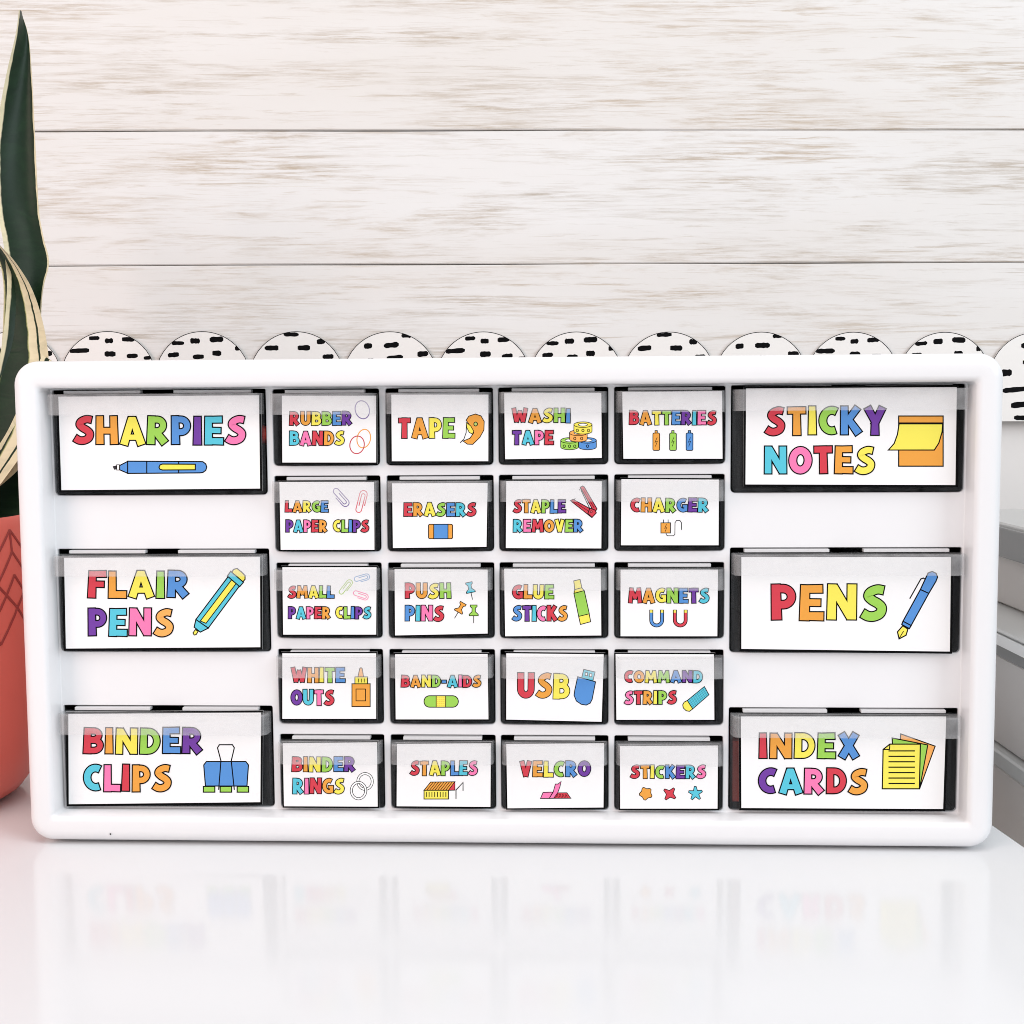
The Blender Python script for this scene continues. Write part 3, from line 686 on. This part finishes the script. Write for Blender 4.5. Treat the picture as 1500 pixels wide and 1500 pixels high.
def ic_marker(p):
    p.poly([(592, 655), (612, 650), (612, 668), (598, 670)], 'D', 3); p.rect(611, 646, 626, 673, 'W', 4)
    p.poly([(626, 650), (668, 628), (668, 690), (626, 672)], 'B', 6)
    p.poly([(668, 627), (1045, 629)]+[(1050+32*math.cos(math.radians(t)), 658+30*math.sin(math.radians(t))) for t in (-70, -35, 0, 35, 70)]+[(1045, 688), (668, 691)], 'B', 6)
    p.line([(768, 628), (768, 690)], 6); p.line([(935, 628), (935, 690)], 6)
    p.poly([(1022, 643), (1022, 672), (850, 673), (836, 668), (832, 658), (838, 646), (850, 642)], 'Y', 6)
def ic_flair(p):
    p.poly([(1212, 352), (1222, 336), (1240, 331), (1262, 348), (1282, 368), (1282, 388), (1270, 402), (1212, 352)][:7], 'Y', 6)
    p.poly([(1025, 598), (1195, 372), (1255, 420), (1088, 645)], 'C', 6)
    p.poly([(1048, 606), (1212, 390), (1236, 409), (1078, 618)], 'Y', 5)
    p.poly([(1207, 346), (1274, 403), (1254, 426), (1190, 371)], 'C', 6)
    p.poly([(1025, 598), (1090, 643), (1048, 664), (1016, 638)], 'C', 6)
    p.poly([(1022, 651), (1037, 660), (1026, 677), (1016, 679), (1010, 668)], 'Y', 5)
def ic_clip(p):
    p.poly([(1075, 612), (1066, 502), (1080, 484), (1286, 484), (1300, 502), (1292, 612)], 'B', 6)
    p.line([(1144, 632), (1156, 480), (1138, 412), (1148, 396), (1216, 396), (1226, 412), (1210, 480), (1226, 632)], 6)
    for x in (1064, 1152, 1241): p.rect(x, 614, x+60, 644, 'G', 6)
def ic_bands(p):
    p.ell(628, 251, 43, 56, None, 6, 'V', -15); p.ell(637, 427, 41, 57, None, 6, 'O', 12); p.ell(596, 465, 44, 54, None, 6, 'r', 10)
def ic_tape(p):
    p.poly([(1262, 315), (1278, 290), (1318, 277), (1352, 288), (1372, 322), (1370, 375), (1345, 420), (1302, 462), (1270, 461), (1243, 442), (1285, 425), (1308, 392), (1288, 352)], 'O', 5)
    p.poly([(1262, 328), (1290, 350), (1308, 382), (1300, 400), (1280, 388), (1266, 360)], 'Y', 4.5)
    p.ell(1320, 338, 11, 12, 'g', 5); p.line([(1264, 340), (1262, 390), (1248, 430), (1225, 452)], 4.5)
def ic_large(p): paperclip(p, 496, 787, 132, 46, 48, 'V', 5.5); paperclip(p, 624, 812, 140, 46, -76, 'L', 5.5)
def ic_eraser(p):
    p.rect(1032, 950, 1179, 1038, 'O', 5, 9); p.rect(1064, 950, 1151, 1038, 'B', 5)
def ic_washi(p):
    tape_roll(p, 476, 438, 54, 17, 40, 'G', (-32, 0, 32)); tape_roll(p, 586, 438, 54, 17, 40, 'B', (0,))
    tape_roll(p, 530, 392, 54, 17, 38, 'o', (-22, 20)); tape_roll(p, 558, 342, 55, 17, 40, 'Y', (-34, 0, 34))
def ic_batt(p):
    for x, c in ((985, 'O'), (1087, 'G'), (1188, 'B')):
        p.rect(x+13, 378, x+27, 396, c, 4.5); p.rect(x, 393, x+41, 499, c, 4.8, 8); bolt(p, x+20, 446, 1.2)
def ic_remover(p):
    p.line([(546, 742), (598, 850)], 5); p.line([(500, 803), (512, 792)], 5); p.line([(536, 742), (548, 726)], 5)
    p.poly([(482, 806), (497, 797), (622, 866), (632, 878), (612, 909)], 'R', 5); p.line([(492, 806), (612, 882)], 3)
    p.poly([(542, 724), (556, 716), (566, 722), (644, 856), (632, 874), (612, 852)], 'R', 5); p.line([(558, 732), (626, 850)], 3)
    p.poly([(600, 852), (630, 862), (640, 880), (614, 908), (588, 884)], 'R', 5); p.ell(609, 873, 6, 6, 'L', 3)
def ic_charger(p):
    p.line([(1050, 921), (1050, 942)], 4.5); p.line([(1078, 921), (1078, 942)], 4.5)
    p.line([(1065, 1003), (1067, 1014), (1075, 1020), (1110, 1020), (1119, 1012), (1120, 940), (1129, 927), (1150, 927), (1159, 940), (1160, 984)], 4.5)
    p.rect(1034, 941, 1092, 1003, 'O', 5); bolt(p, 1063, 972, 1.0)
def ic_small(p): paperclip(p, 528, 251, 108, 36, -52, 'g', 5); paperclip(p, 626, 196, 96, 38, -16, 'b', 5); paperclip(p, 618, 301, 96, 38, 18, 'k', 5)
def ic_pins(p): pin(p, 1286, 258, -12, 1.0, 'C'); pin(p, 1226, 380, 30, 1.0, 'O'); pin(p, 1308, 398, 0, 1.02, 'G')
def ic_white(p):
    p.poly([(601, 800), (612, 748), (620, 741), (628, 748), (636, 800)], 'o', 5); p.rect(583, 798, 660, 840, 'Y', 5)
    for x in (604, 622, 640): p.line([(x, 808), (x, 832)], 4.5)
    p.rect(565, 840, 676, 979, 'O', 5.5); p.rect(590, 872, 648, 944, 'O', 5)
def ic_aid(p):
    p.poly(rrect(1005, 1214, 913, 983, 34, 6), 'G', 5.5); p.rect(1079, 913, 1137, 983, 'Y', 5)
    for a in range(4):
        for b in range(5): p.ell(1089+a*12.5, 922+b*13, 3, 2.4, 'O', 0, n=6)
def ic_glue(p):
    p.poly([(502, 212), (540, 203), (552, 256), (508, 266)], 'Y', 5); p.poly([(506, 266), (550, 254), (566, 272), (504, 290)], 'Y', 5)
    p.poly([(503, 288), (566, 271), (597, 413), (532, 429)], 'G', 5); p.poly([(532, 429), (596, 413), (605, 461), (543, 478)], 'Y', 5)
def ic_magnets(p):
    for cx, c in ((1008, 'B'), (1152, 'R')):
        P = [(cx-33, 388)]+arc(cx, 452, 33, 32, 180, 0, 14)+[(cx+33, 388)]
        P = [(a, b if b <= 452 else b) for a, b in P]
        P = [(cx-33, 388)]+[(cx+33*math.cos(math.radians(t)), 452+32*math.sin(math.radians(t))) for t in range(180, -1, -15)]+[(cx+33, 388)]
        p.line(P, 24); p.line([(P[0][0], P[0][1]+3)]+P[1:-1]+[(P[-1][0], P[-1][1]+3)], 14, c)
        for sx in (-33, 33): p.line([(cx+sx, 391), (cx+sx, 406)], 14, 'Y')
def ic_usb(p):
    p.poly([(563, 752), (632, 768), (618, 824), (550, 805)], 'C', 5); p.rect(572, 772, 586, 790, 'W', 4); p.rect(598, 779, 612, 797, 'W', 4)
    p.poly([(526, 797), (635, 828), (614, 935), (602, 958), (578, 970), (548, 965), (518, 945), (504, 910), (508, 880)], 'B', 5.5)
def ic_strip(p):
    p.poly([(1299, 857), (1327, 907), (1228, 993), (1195, 942)], 'C', 5)
    for k in range(1, 5):
        f = k/5; p.line([(1195+33*f, 942+51*f), (1299+28*f, 857+50*f)], 0.9)
    for k in range(1, 9):
        f = k/9; p.line([(1195+104*f, 942-85*f), (1228+99*f, 993-86*f)], 0.9)
    p.poly([(1195, 942), (1228, 993), (1208, 1008), (1188, 1004), (1171, 988), (1167, 968), (1176, 952)], 'Y', 5)
def ic_rings(p):
    p.ell(645, 436, 44, 48, None, 17); p.ell(645, 436, 44, 48, None, 9, 'W'); p.ell(605, 492, 44, 50, None, 17); p.ell(605, 492, 44, 50, None, 9, 'W')
def ic_staples(p):
    p.poly([(1005, 490), (1045, 440), (1193, 438), (1154, 490)], 'O', 5)
    for k in range(1, 9): p.line([(1005+16.5*k, 490), (1045+16.4*k, 440)], 4)
    p.poly([(1193, 438), (1193, 489), (1154, 490)], 'R', 5); p.rect(1005, 490, 1154, 543, 'Y', 5.5)
    for k in range(8): p.line([(1019+17*k, 500), (1019+17*k, 531)], 5)
    p.line([(1200, 543), (1200, 488), (1243, 442), (1243, 493)], 5)
def ic_velcro(p):
    p.poly([(350, 540), (384, 506), (460, 505), (484, 539)], 'R', 4.5)
    for k in range(5): p.line([(372+20*k, 534), (390+16*k, 512)], 2.6); p.line([(372+20*k, 512), (392+18*k, 534)], 2.6)
    p.poly([(299, 540), (315, 503), (374, 501), (352, 540)], 'K', 4.5)
    p.poly([(352, 540), (376, 502), (390, 452), (406, 452), (425, 436), (417, 470), (404, 505), (380, 538)], 'K', 4.5)
def ic_stickers(p): star(p, 942, 510, 40, 30, 5, 100, 'O'); star(p, 1088, 512, 43, 21, 4, 38, 'R'); star(p, 1245, 509, 43, 21, 5, -92, 'C')
def ic_sticky(p):
    p.rect(888, 298, 1105, 543, 'O', 6); p.line([(888, 332), (1105, 332)], 6)
    p.poly([(890, 336), (1103, 336), (1100, 375), (1084, 430), (1062, 464), (838, 464), (866, 432), (882, 388)], 'Y', 6)
def ic_pen(p):
    p.line([(1020, 296), (1008, 289), (996, 294), (942, 390)], 6)
    p.poly([(994, 345), (1022, 285), (1032, 264), (1052, 257), (1070, 266), (1078, 284), (1070, 305), (1035, 364)], 'B', 6)
    p.poly([(994, 345), (1035, 364), (948, 522), (909, 500)], 'B', 6); p.poly([(909, 500), (949, 521), (940, 536), (903, 516)], 'B', 6)
    p.poly([(908, 522), (933, 538), (924, 568), (890, 586), (882, 552)], 'Y', 6); p.line([(890, 584), (912, 548)], 4)
def ic_cards(p):
    p.poly([(898, 250), (1066, 310), (990, 518), (880, 470)], 'o', 5.5); p.poly([(856, 270), (1030, 304), (990, 518), (870, 480)], 'G', 5.5)
    p.poly([(845, 300), (994, 300), (989, 518), (808, 518), (812, 326)], 'Y', 6); p.line([(812, 326), (843, 326), (845, 300)], 5)
    for k in range(7): p.line([(838, 333+26.5*k), (967, 333+26.5*k)], 6)

Za = (.24, 380, 540); Zb = (.24, 720, 540); Zc = (.24, 380, 800); Zd = (.24, 720, 800); Ze = (.24, 380, 1040); Zf = (.24, 720, 1040)
CARDS = {
 ('l', 0): ([(85.4, 581), (379.4, 579), (381, 715.6), (90, 718)], [('SHARPIES', 'ROYGBPCK', 105.8, 362, 608.6, 652)], ic_marker, (.28, 0, 500), 'clear drawer whose card shows a blue marker under one rainbow word'),
 ('l', 1): ([(93.8, 817), (380.8, 815.6), (381.4, 948), (96.6, 950)], [('FLAIR', 'ROYGB', 127.4, 279.4, 835.2, 876.4), ('PENS', 'PCKo', 127.4, 255.6, 890.4, 932.4)], ic_flair, (.28, 0, 740), 'clear drawer whose card shows a cyan and yellow felt pen'),
 ('l', 2): ([(100, 1045.8), (382.2, 1043.8), (381.4, 1175), (100.8, 1178)], [('BINDER', 'ROYGBP', 121, 299, 1065.4, 1105), ('CLIPS', 'CKROO', 121, 252.6, 1119, 1159.8)], ic_clip, (.28, 0, 980), 'clear drawer whose card reads BINDER CLIPS beside a blue clip'),
 ('r', 0): ([(1093, 569), (1401.6, 567), (1399.5, 710.5), (1092, 709.6)], [('STICKY', 'ROYGBP', 1119, 1299.6, 594.4, 638), ('NOTES', 'CKROY', 1118, 1283, 653, 695)], ic_sticky, (.3, 1050, 520), 'clear drawer whose card reads STICKY NOTES beside an orange note pad'),
 ('r', 1): ([(1086, 816), (1393, 816), (1391.4, 954.4), (1086, 950.5)], [('PENS', 'ROYG', 1127.4, 1300.5, 855.4, 909.4)], ic_pen, (.3, 1050, 760), 'clear drawer whose card reads only PENS beside a blue fountain pen'),
 ('r', 2): ([(1085.4, 1049.5), (1386, 1049.5), (1381.5, 1185), (1086, 1183.6)], [('INDEX', 'ROYGB', 1110, 1261, 1073, 1111.6), ('CARDS', 'PCKRO', 1109.4, 1272.6, 1124.5, 1163.5)], ic_cards, (.3, 1050, 1000), 'clear drawer whose card reads INDEX CARDS beside a yellow ruled sheet'),
 ('s', 0, 0): ([(412.9, 579.6), (551, 579.6), (551, 677.5), (413.6, 677.5)], [('RUBBER', 'ROYGBP', 423.2, 516.8, 602, 623.5), ('BANDS', 'CKROY', 423.2, 505.5, 630.7, 652.8)], ic_bands, Za, 'clear drawer whose card reads RUBBER BANDS beside three thin loops'),
 ('s', 0, 1): ([(573.2, 578), (715.5, 578), (715.3, 675.6), (574, 675.6)], [('TAPE', 'ROYG', 582.3, 667.5, 611.5, 642.7)], ic_tape, Za, 'clear drawer whose card reads only TAPE beside an orange roll'),
 ('s', 0, 2): ([(738.5, 576), (880.8, 575.3), (881.5, 670.8), (740, 672.7)], [('WASHI', 'ROYGB', 748.8, 836.9, 597.6, 619.7), ('TAPE', 'PCKR', 749.3, 812, 630, 652)], ic_washi, Zb, 'clear drawer whose card reads WASHI TAPE beside four stacked rolls'),
 ('s', 0, 3): ([(911.5, 574.3), (1057.7, 573), (1058.4, 672), (913.2, 672)], [('BATTERIES', 'ROYGBPCKR', 920.9, 1050.5, 600.7, 622.8)], ic_batt, Zb, 'clear drawer whose card reads BATTERIES above three cells'),
 ('s', 1, 0): ([(409.3, 706.3), (548, 706.3), (548.5, 805.4), (411.2, 805.4)], [('LARGE', 'ROYGB', 416.7, 482, 732.7, 750.7), ('PAPER', 'PCKRO', 417.7, 480.3, 760.8, 780), ('CLIPS', 'YGBPR', 487.3, 541.3, 760.8, 780)], ic_large, Za, 'clear drawer whose card reads LARGE PAPER CLIPS under two clips'),
 ('s', 1, 1): ([(574.4, 708), (714.3, 707.5), (712.6, 801), (575.6, 802.8)], [('ERASERS', 'ROYGBCR', 590.5, 698.5, 735.6, 756.7)], ic_eraser, Za, 'clear drawer whose card reads ERASERS above a blue and orange eraser'),
 ('s', 1, 2): ([(741.6, 705), (881.5, 705), (880.8, 803.3), (741, 802.8)], [('STAPLE', 'ROYGBP', 751, 829.7, 731.3, 752), ('REMOVER', 'CKROYGB', 751, 855, 760.3, 780)], ic_remover, Zb, 'clear drawer whose card reads STAPLE REMOVER beside a red remover'),
 ('s', 1, 3): ([(910.3, 702), (1053, 702.5), (1052.6, 798.7), (909.6, 798.7)], [('CHARGER', 'ROYGBPC', 922.8, 1039, 729, 750.7)], ic_charger, Zb, 'clear drawer whose card reads CHARGER above an orange plug'),
 ('s', 2, 0): ([(413.6, 831), (551.6, 831), (551, 929.6), (414.8, 929.6)], [('SMALL', 'ROYGB', 420.8, 490.4, 857.6, 876.8), ('PAPER', 'PCKRO', 421.3, 485, 888, 906.8), ('CLIPS', 'YGBPC', 491, 544.4, 888, 906.8)], ic_small, Zc, 'clear drawer whose card reads SMALL PAPER CLIPS under three clips'),
 ('s', 2, 1): ([(578, 833.6), (714.3, 834.3), (714.3, 928), (578.7, 930.8)], [('PUSH', 'ROYG', 592.4, 661.3, 853.5, 877.3), ('PINS', 'BCKR', 592.4, 651.2, 886.4, 910.4)], ic_pins, Zc, 'clear drawer whose card reads PUSH PINS beside three pins'),
 ('s', 2, 2): ([(738.5, 833), (880, 833), (880.8, 930.8), (740, 932)], [('GLUE', 'ROYG', 749.5, 812.4, 856, 878), ('STICKS', 'BPCKRO', 749.5, 832, 886.4, 910.4)], ic_glue, Zd, 'clear drawer whose card reads GLUE STICKS beside a green glue stick'),
 ('s', 2, 3): ([(909, 834.3), (1051.7, 834.3), (1050.7, 932), (909, 932)], [('MAGNETS', 'ROYGBPC', 919.7, 1039.7, 861, 884)], ic_magnets, Zd, 'clear drawer whose card reads MAGNETS above two horseshoe magnets'),
 ('s', 3, 0): ([(413.6, 957), (551, 957), (551, 1053), (413.6, 1053)], [('WHITE', 'ROYGB', 425.6, 506.7, 977, 1000.4), ('OUTS', 'PCKR', 425.6, 490.4, 1009.5, 1033.5)], ic_white, Zc, 'clear drawer whose card shows an orange bottle with yellow cap'),
 ('s', 3, 1): ([(578.7, 958.4), (714.3, 958), (715.5, 1053.7), (579.7, 1053.7)], [('BAND-AIDS', 'ROYGBCKRO', 586.9, 705.7, 988.4, 1007)], ic_aid, Zc, 'clear drawer whose card shows a green sticking plaster'),
 ('s', 3, 2): ([(741.6, 957), (884.4, 958.4), (881.3, 1057.3), (741.6, 1054)], [('USB', 'ROY', 757, 835, 985.3, 1023.7)], ic_usb, Zd, 'clear drawer whose card reads USB beside a blue memory stick'),
 ('s', 3, 3): ([(901.7, 958), (1045.7, 958.4), (1046.4, 1054.4), (903, 1054.4)], [('COMMAND', 'ROYGBPC', 913.7, 1030.3, 981.7, 1000.4), ('STRIPS', 'KROYGR', 913.7, 992, 1011, 1032)], ic_strip, Zd, 'clear drawer whose card shows a cyan and yellow adhesive strip'),
 ('s', 4, 0): ([(414.3, 1088.7), (552.3, 1087.3), (553.3, 1181.6), (416, 1181)], [('BINDER', 'ROYGBP', 426.8, 521.6, 1108, 1131), ('RINGS', 'CKROY', 428, 505.5, 1139, 1163)], ic_rings, Ze, 'clear drawer whose card reads BINDER RINGS beside two linked rings'),
 ('s', 4, 1): ([(581.6, 1089.7), (719, 1088.7), (718.4, 1182), (581, 1181)], [('STAPLES', 'ROYGBCK', 600, 700.4, 1114, 1136.5)], ic_staples, Ze, 'clear drawer whose card reads STAPLES above a yellow strip of staples'),
 ('s', 4, 2): ([(741.6, 1089.7), (884.9, 1088.7), (884, 1182.8), (743.3, 1184)], [('VELCRO', 'ROYGBP', 760.3, 866, 1114, 1138.4)], ic_velcro, Zf, 'clear drawer whose card shows a pink and red hook tape'),
 ('s', 4, 3): ([(908, 1092.8), (1051.7, 1092), (1051, 1184.5), (908.4, 1184.5)], [('STICKERS', 'ROYGBPCK', 922.3, 1035, 1120, 1140.8)], ic_stickers, Zf, 'clear drawer whose card reads STICKERS above three stars'),
}
YC = 0.0125
def make_card(key, parent, off):
    quad, words, icon, z, _ = CARDS[key]
    big = key[0] != 's'
    bm = bmesh.new(); p = Print(bm, YC); p.setz(z)
    cx = sum(q[0] for q in quad)/4; cy = sum(q[1] for q in quad)/4; bw = 3.3 if big else 2.1
    outer = [(q[0]+bw*(1 if q[0] > cx else -1), q[1]+bw*(1 if q[1] > cy else -1)) for q in quad]
    O_ = [cl(a, b, YC) for a, b in outer]
    fr_ = [bm.verts.new((q.x, YC, q.z)) for q in O_]; bk = [bm.verts.new((q.x, YC+0.0004, q.z)) for q in O_]
    f = bm.faces.new(fr_); f.material_index = 1
    f = bm.faces.new(bk[::-1]); f.material_index = 0
    for k in range(4):
        f = bm.faces.new((fr_[k], bk[k], bk[(k+1) % 4], fr_[(k+1) % 4])); f.material_index = 0
    f = bm.faces.new([bm.verts.new((cl(a, b, YC).x, YC-0.00002, cl(a, b, YC).z)) for a, b in quad]); f.material_index = 0
    icon(p)
    for (t, c, x0, x1, yt, yb) in words: p.word(t, c, x0, x1, yt, yb, 1.8 if big else 1.2)
    for v in bm.verts: v.co -= off
    for f in bm.faces:
        f.normal_update()
        if f.normal.y > 0 and f.calc_center_median().y+off.y < YC+0.0001: f.normal_flip()
    return obj('label_card', bm, CARD_MATS, parent)

def drawer(key, hole, label):
    xa, xb, za, zb_ = hole; zb_ = min(zb_, 0.2421); w = xb-xa; hgt = zb_-za
    big = key[0] != 's'
    org = Vector((xa+w/2, 0.0140, za))
    g = 0.0005; top = hgt-0.0024; x0, x1 = -w/2+g, w/2-g
    bm = bmesh.new()
    # front plate with rounded lower corners
    def lp(d, y): return [(x, y, z) for x, z in rrect(x0+d, x1-d, g+d, top-d, (0.0022-d*.5, 0.0022-d*.5, 0.0008, 0.0008), 4)]
    V = loops(bm, [lp(0, 0.0018), lp(0, 0.0004), lp(0.0004, 0)]); bm.faces.new(V[0][::-1]); bm.faces.new(V[-1])
    # tray behind
    box(bm, x0+0.0006, x0+0.0018, 0.0019, 0.125, 0.0012, top-0.002); box(bm, x1-0.0018, x1-0.0006, 0.0019, 0.125, 0.0012, top-0.002)
    box(bm, x0+0.0019, x1-0.0019, 0.0019, 0.125, 0.0012, 0.0024); box(bm, x0+0.0019, x1-0.0019, 0.1251, 0.1263, 0.0012, top-0.002)
    bmesh.ops.recalc_face_normals(bm, faces=bm.faces)
    d = obj('drawer', bm, drawer_pl, cab, 30); d.location = org; d['label'] = label
    # pull: a lip that stands forward of the card and curves back at both ends
    bm = bmesh.new(); yf = -0.0100; th = 0.0009; R_ = 0.0042
    path = [(x0, -0.0002), (x0+0.0002, yf+R_*1.3)]
    for k in range(1, 6):
        a = math.pi-math.pi/2*k/5; path.append((x0+0.0002+R_+R_*math.cos(a), yf+R_-R_*math.sin(a)))
    path += [(-x, y) for x, y in path[::-1]]
    zt = top; zl = hgt-0.0133
    n = len(path); inn = []
    for i, (x, y) in enumerate(path):
        a = path[max(i-1, 0)]; b = path[min(i+1, n-1)]; dx, dy = b[0]-a[0], b[1]-a[1]; l = math.hypot(dx, dy)
        inn.append((x-dy/l*th, y+dx/l*th))
    rr = [[(x, y, z) for x, y in P] for P, z in ((path, zt), (path, zl+0.0008))]
    Ls = [[(x, y, zt) for x, y in inn], [(x, y, zt) for x, y in path], [(x, y, zl+0.0004) for x, y in path], [(x*0.999, y+0.0003, zl) for x, y in path], [(x, y, zl) for x, y in inn], [(x, y, zt) for x, y in inn]]
    loops(bm, Ls, 0, close=False)
    vs = [bm.verts.new((x, y, zt-0.0010)) for x, y in inn]; vt = [bm.verts.new((x, y, zt-0.0001)) for x, y in inn]
    bm.faces.new(vs); bm.faces.new(vt[::-1])
    bmesh.ops.recalc_face_normals(bm, faces=bm.faces)
    obj('pull', bm, lip_pl, d, 40)
    # milky stop tabs filling the slot above the lip, dark gaps at the ends
    e = 0.0066
    spans = [(x0+e, -0.0088), (0.0088, x1-e)] if big else [(x0+e, x1-e)]
    for a, b in spans:
        bm = bmesh.new(); box(bm, a, b, -0.0004, 0.0040, top+0.0002, hgt-0.0005, 0.0002, seg=1); obj('stop_tab', bm, tab_pl, d)
    make_card(key, d, org)
    return d
order = [('l', 0), ('l', 1), ('l', 2)]+[('s', j, i) for j in range(5) for i in range(4)]+[('r', 0), ('r', 1), ('r', 2)]
for k in order: drawer(k, holes[k], CARDS[k][4])

# ------------------------------------------------------------------ things that show dimly inside drawers
def capsule(name, a, b, r, m, label, cat):
    bm = bmesh.new(); a = Vector(a); b = Vector(b); d = (b-a); L_ = d.length
    prof_ = [(0, 0), (r*.6, 0.0004), (r, r*.6), (r, L_*.62), (r*1.12, L_*.63), (r*1.12, L_*.95), (r*.8, L_*.995), (0, L_)]
    lathe(bm, prof_, 16); bmesh.ops.recalc_face_normals(bm, faces=bm.faces)
    o = obj(name, bm, m, None, 40); R = Matrix.Rotation(CY, 4, 'Z')
    o.matrix_world = R @ Matrix.Translation(a) @ d.to_track_quat('Z', 'Y').to_matrix().to_4x4()
    return tag(o, label, cat)
red_pl = mat('red_marker_plastic', (0.72, 0.06, 0.04, 1), 0.35)
capsule('marker', (-0.1287, 0.052, 0.2140), (-0.1287, 0.0170, 0.2190), 0.0042, red_pl, 'red marker showing at the right end of the top left drawer', 'marker')
capsule('marker', (-0.228, 0.024, 0.1935), (-0.150, 0.028, 0.1935), 0.0035, mat('coral_marker_plastic', (0.60, 0.16, 0.12, 1), 0.35), 'coral marker lying along the bottom of the top left drawer', 'marker')
bm = bmesh.new(); box(bm, 0.1215, 0.1262, 0.021, 0.055, 0.0200, 0.0530, 0.0006)
o = obj('card_pack', bm, mat('red_card_pack', (0.55, 0.07, 0.045, 1), 0.4)); o.rotation_euler = (0, 0, CY); tag(o, 'red pack standing at the left end of the INDEX CARDS drawer', 'card pack')
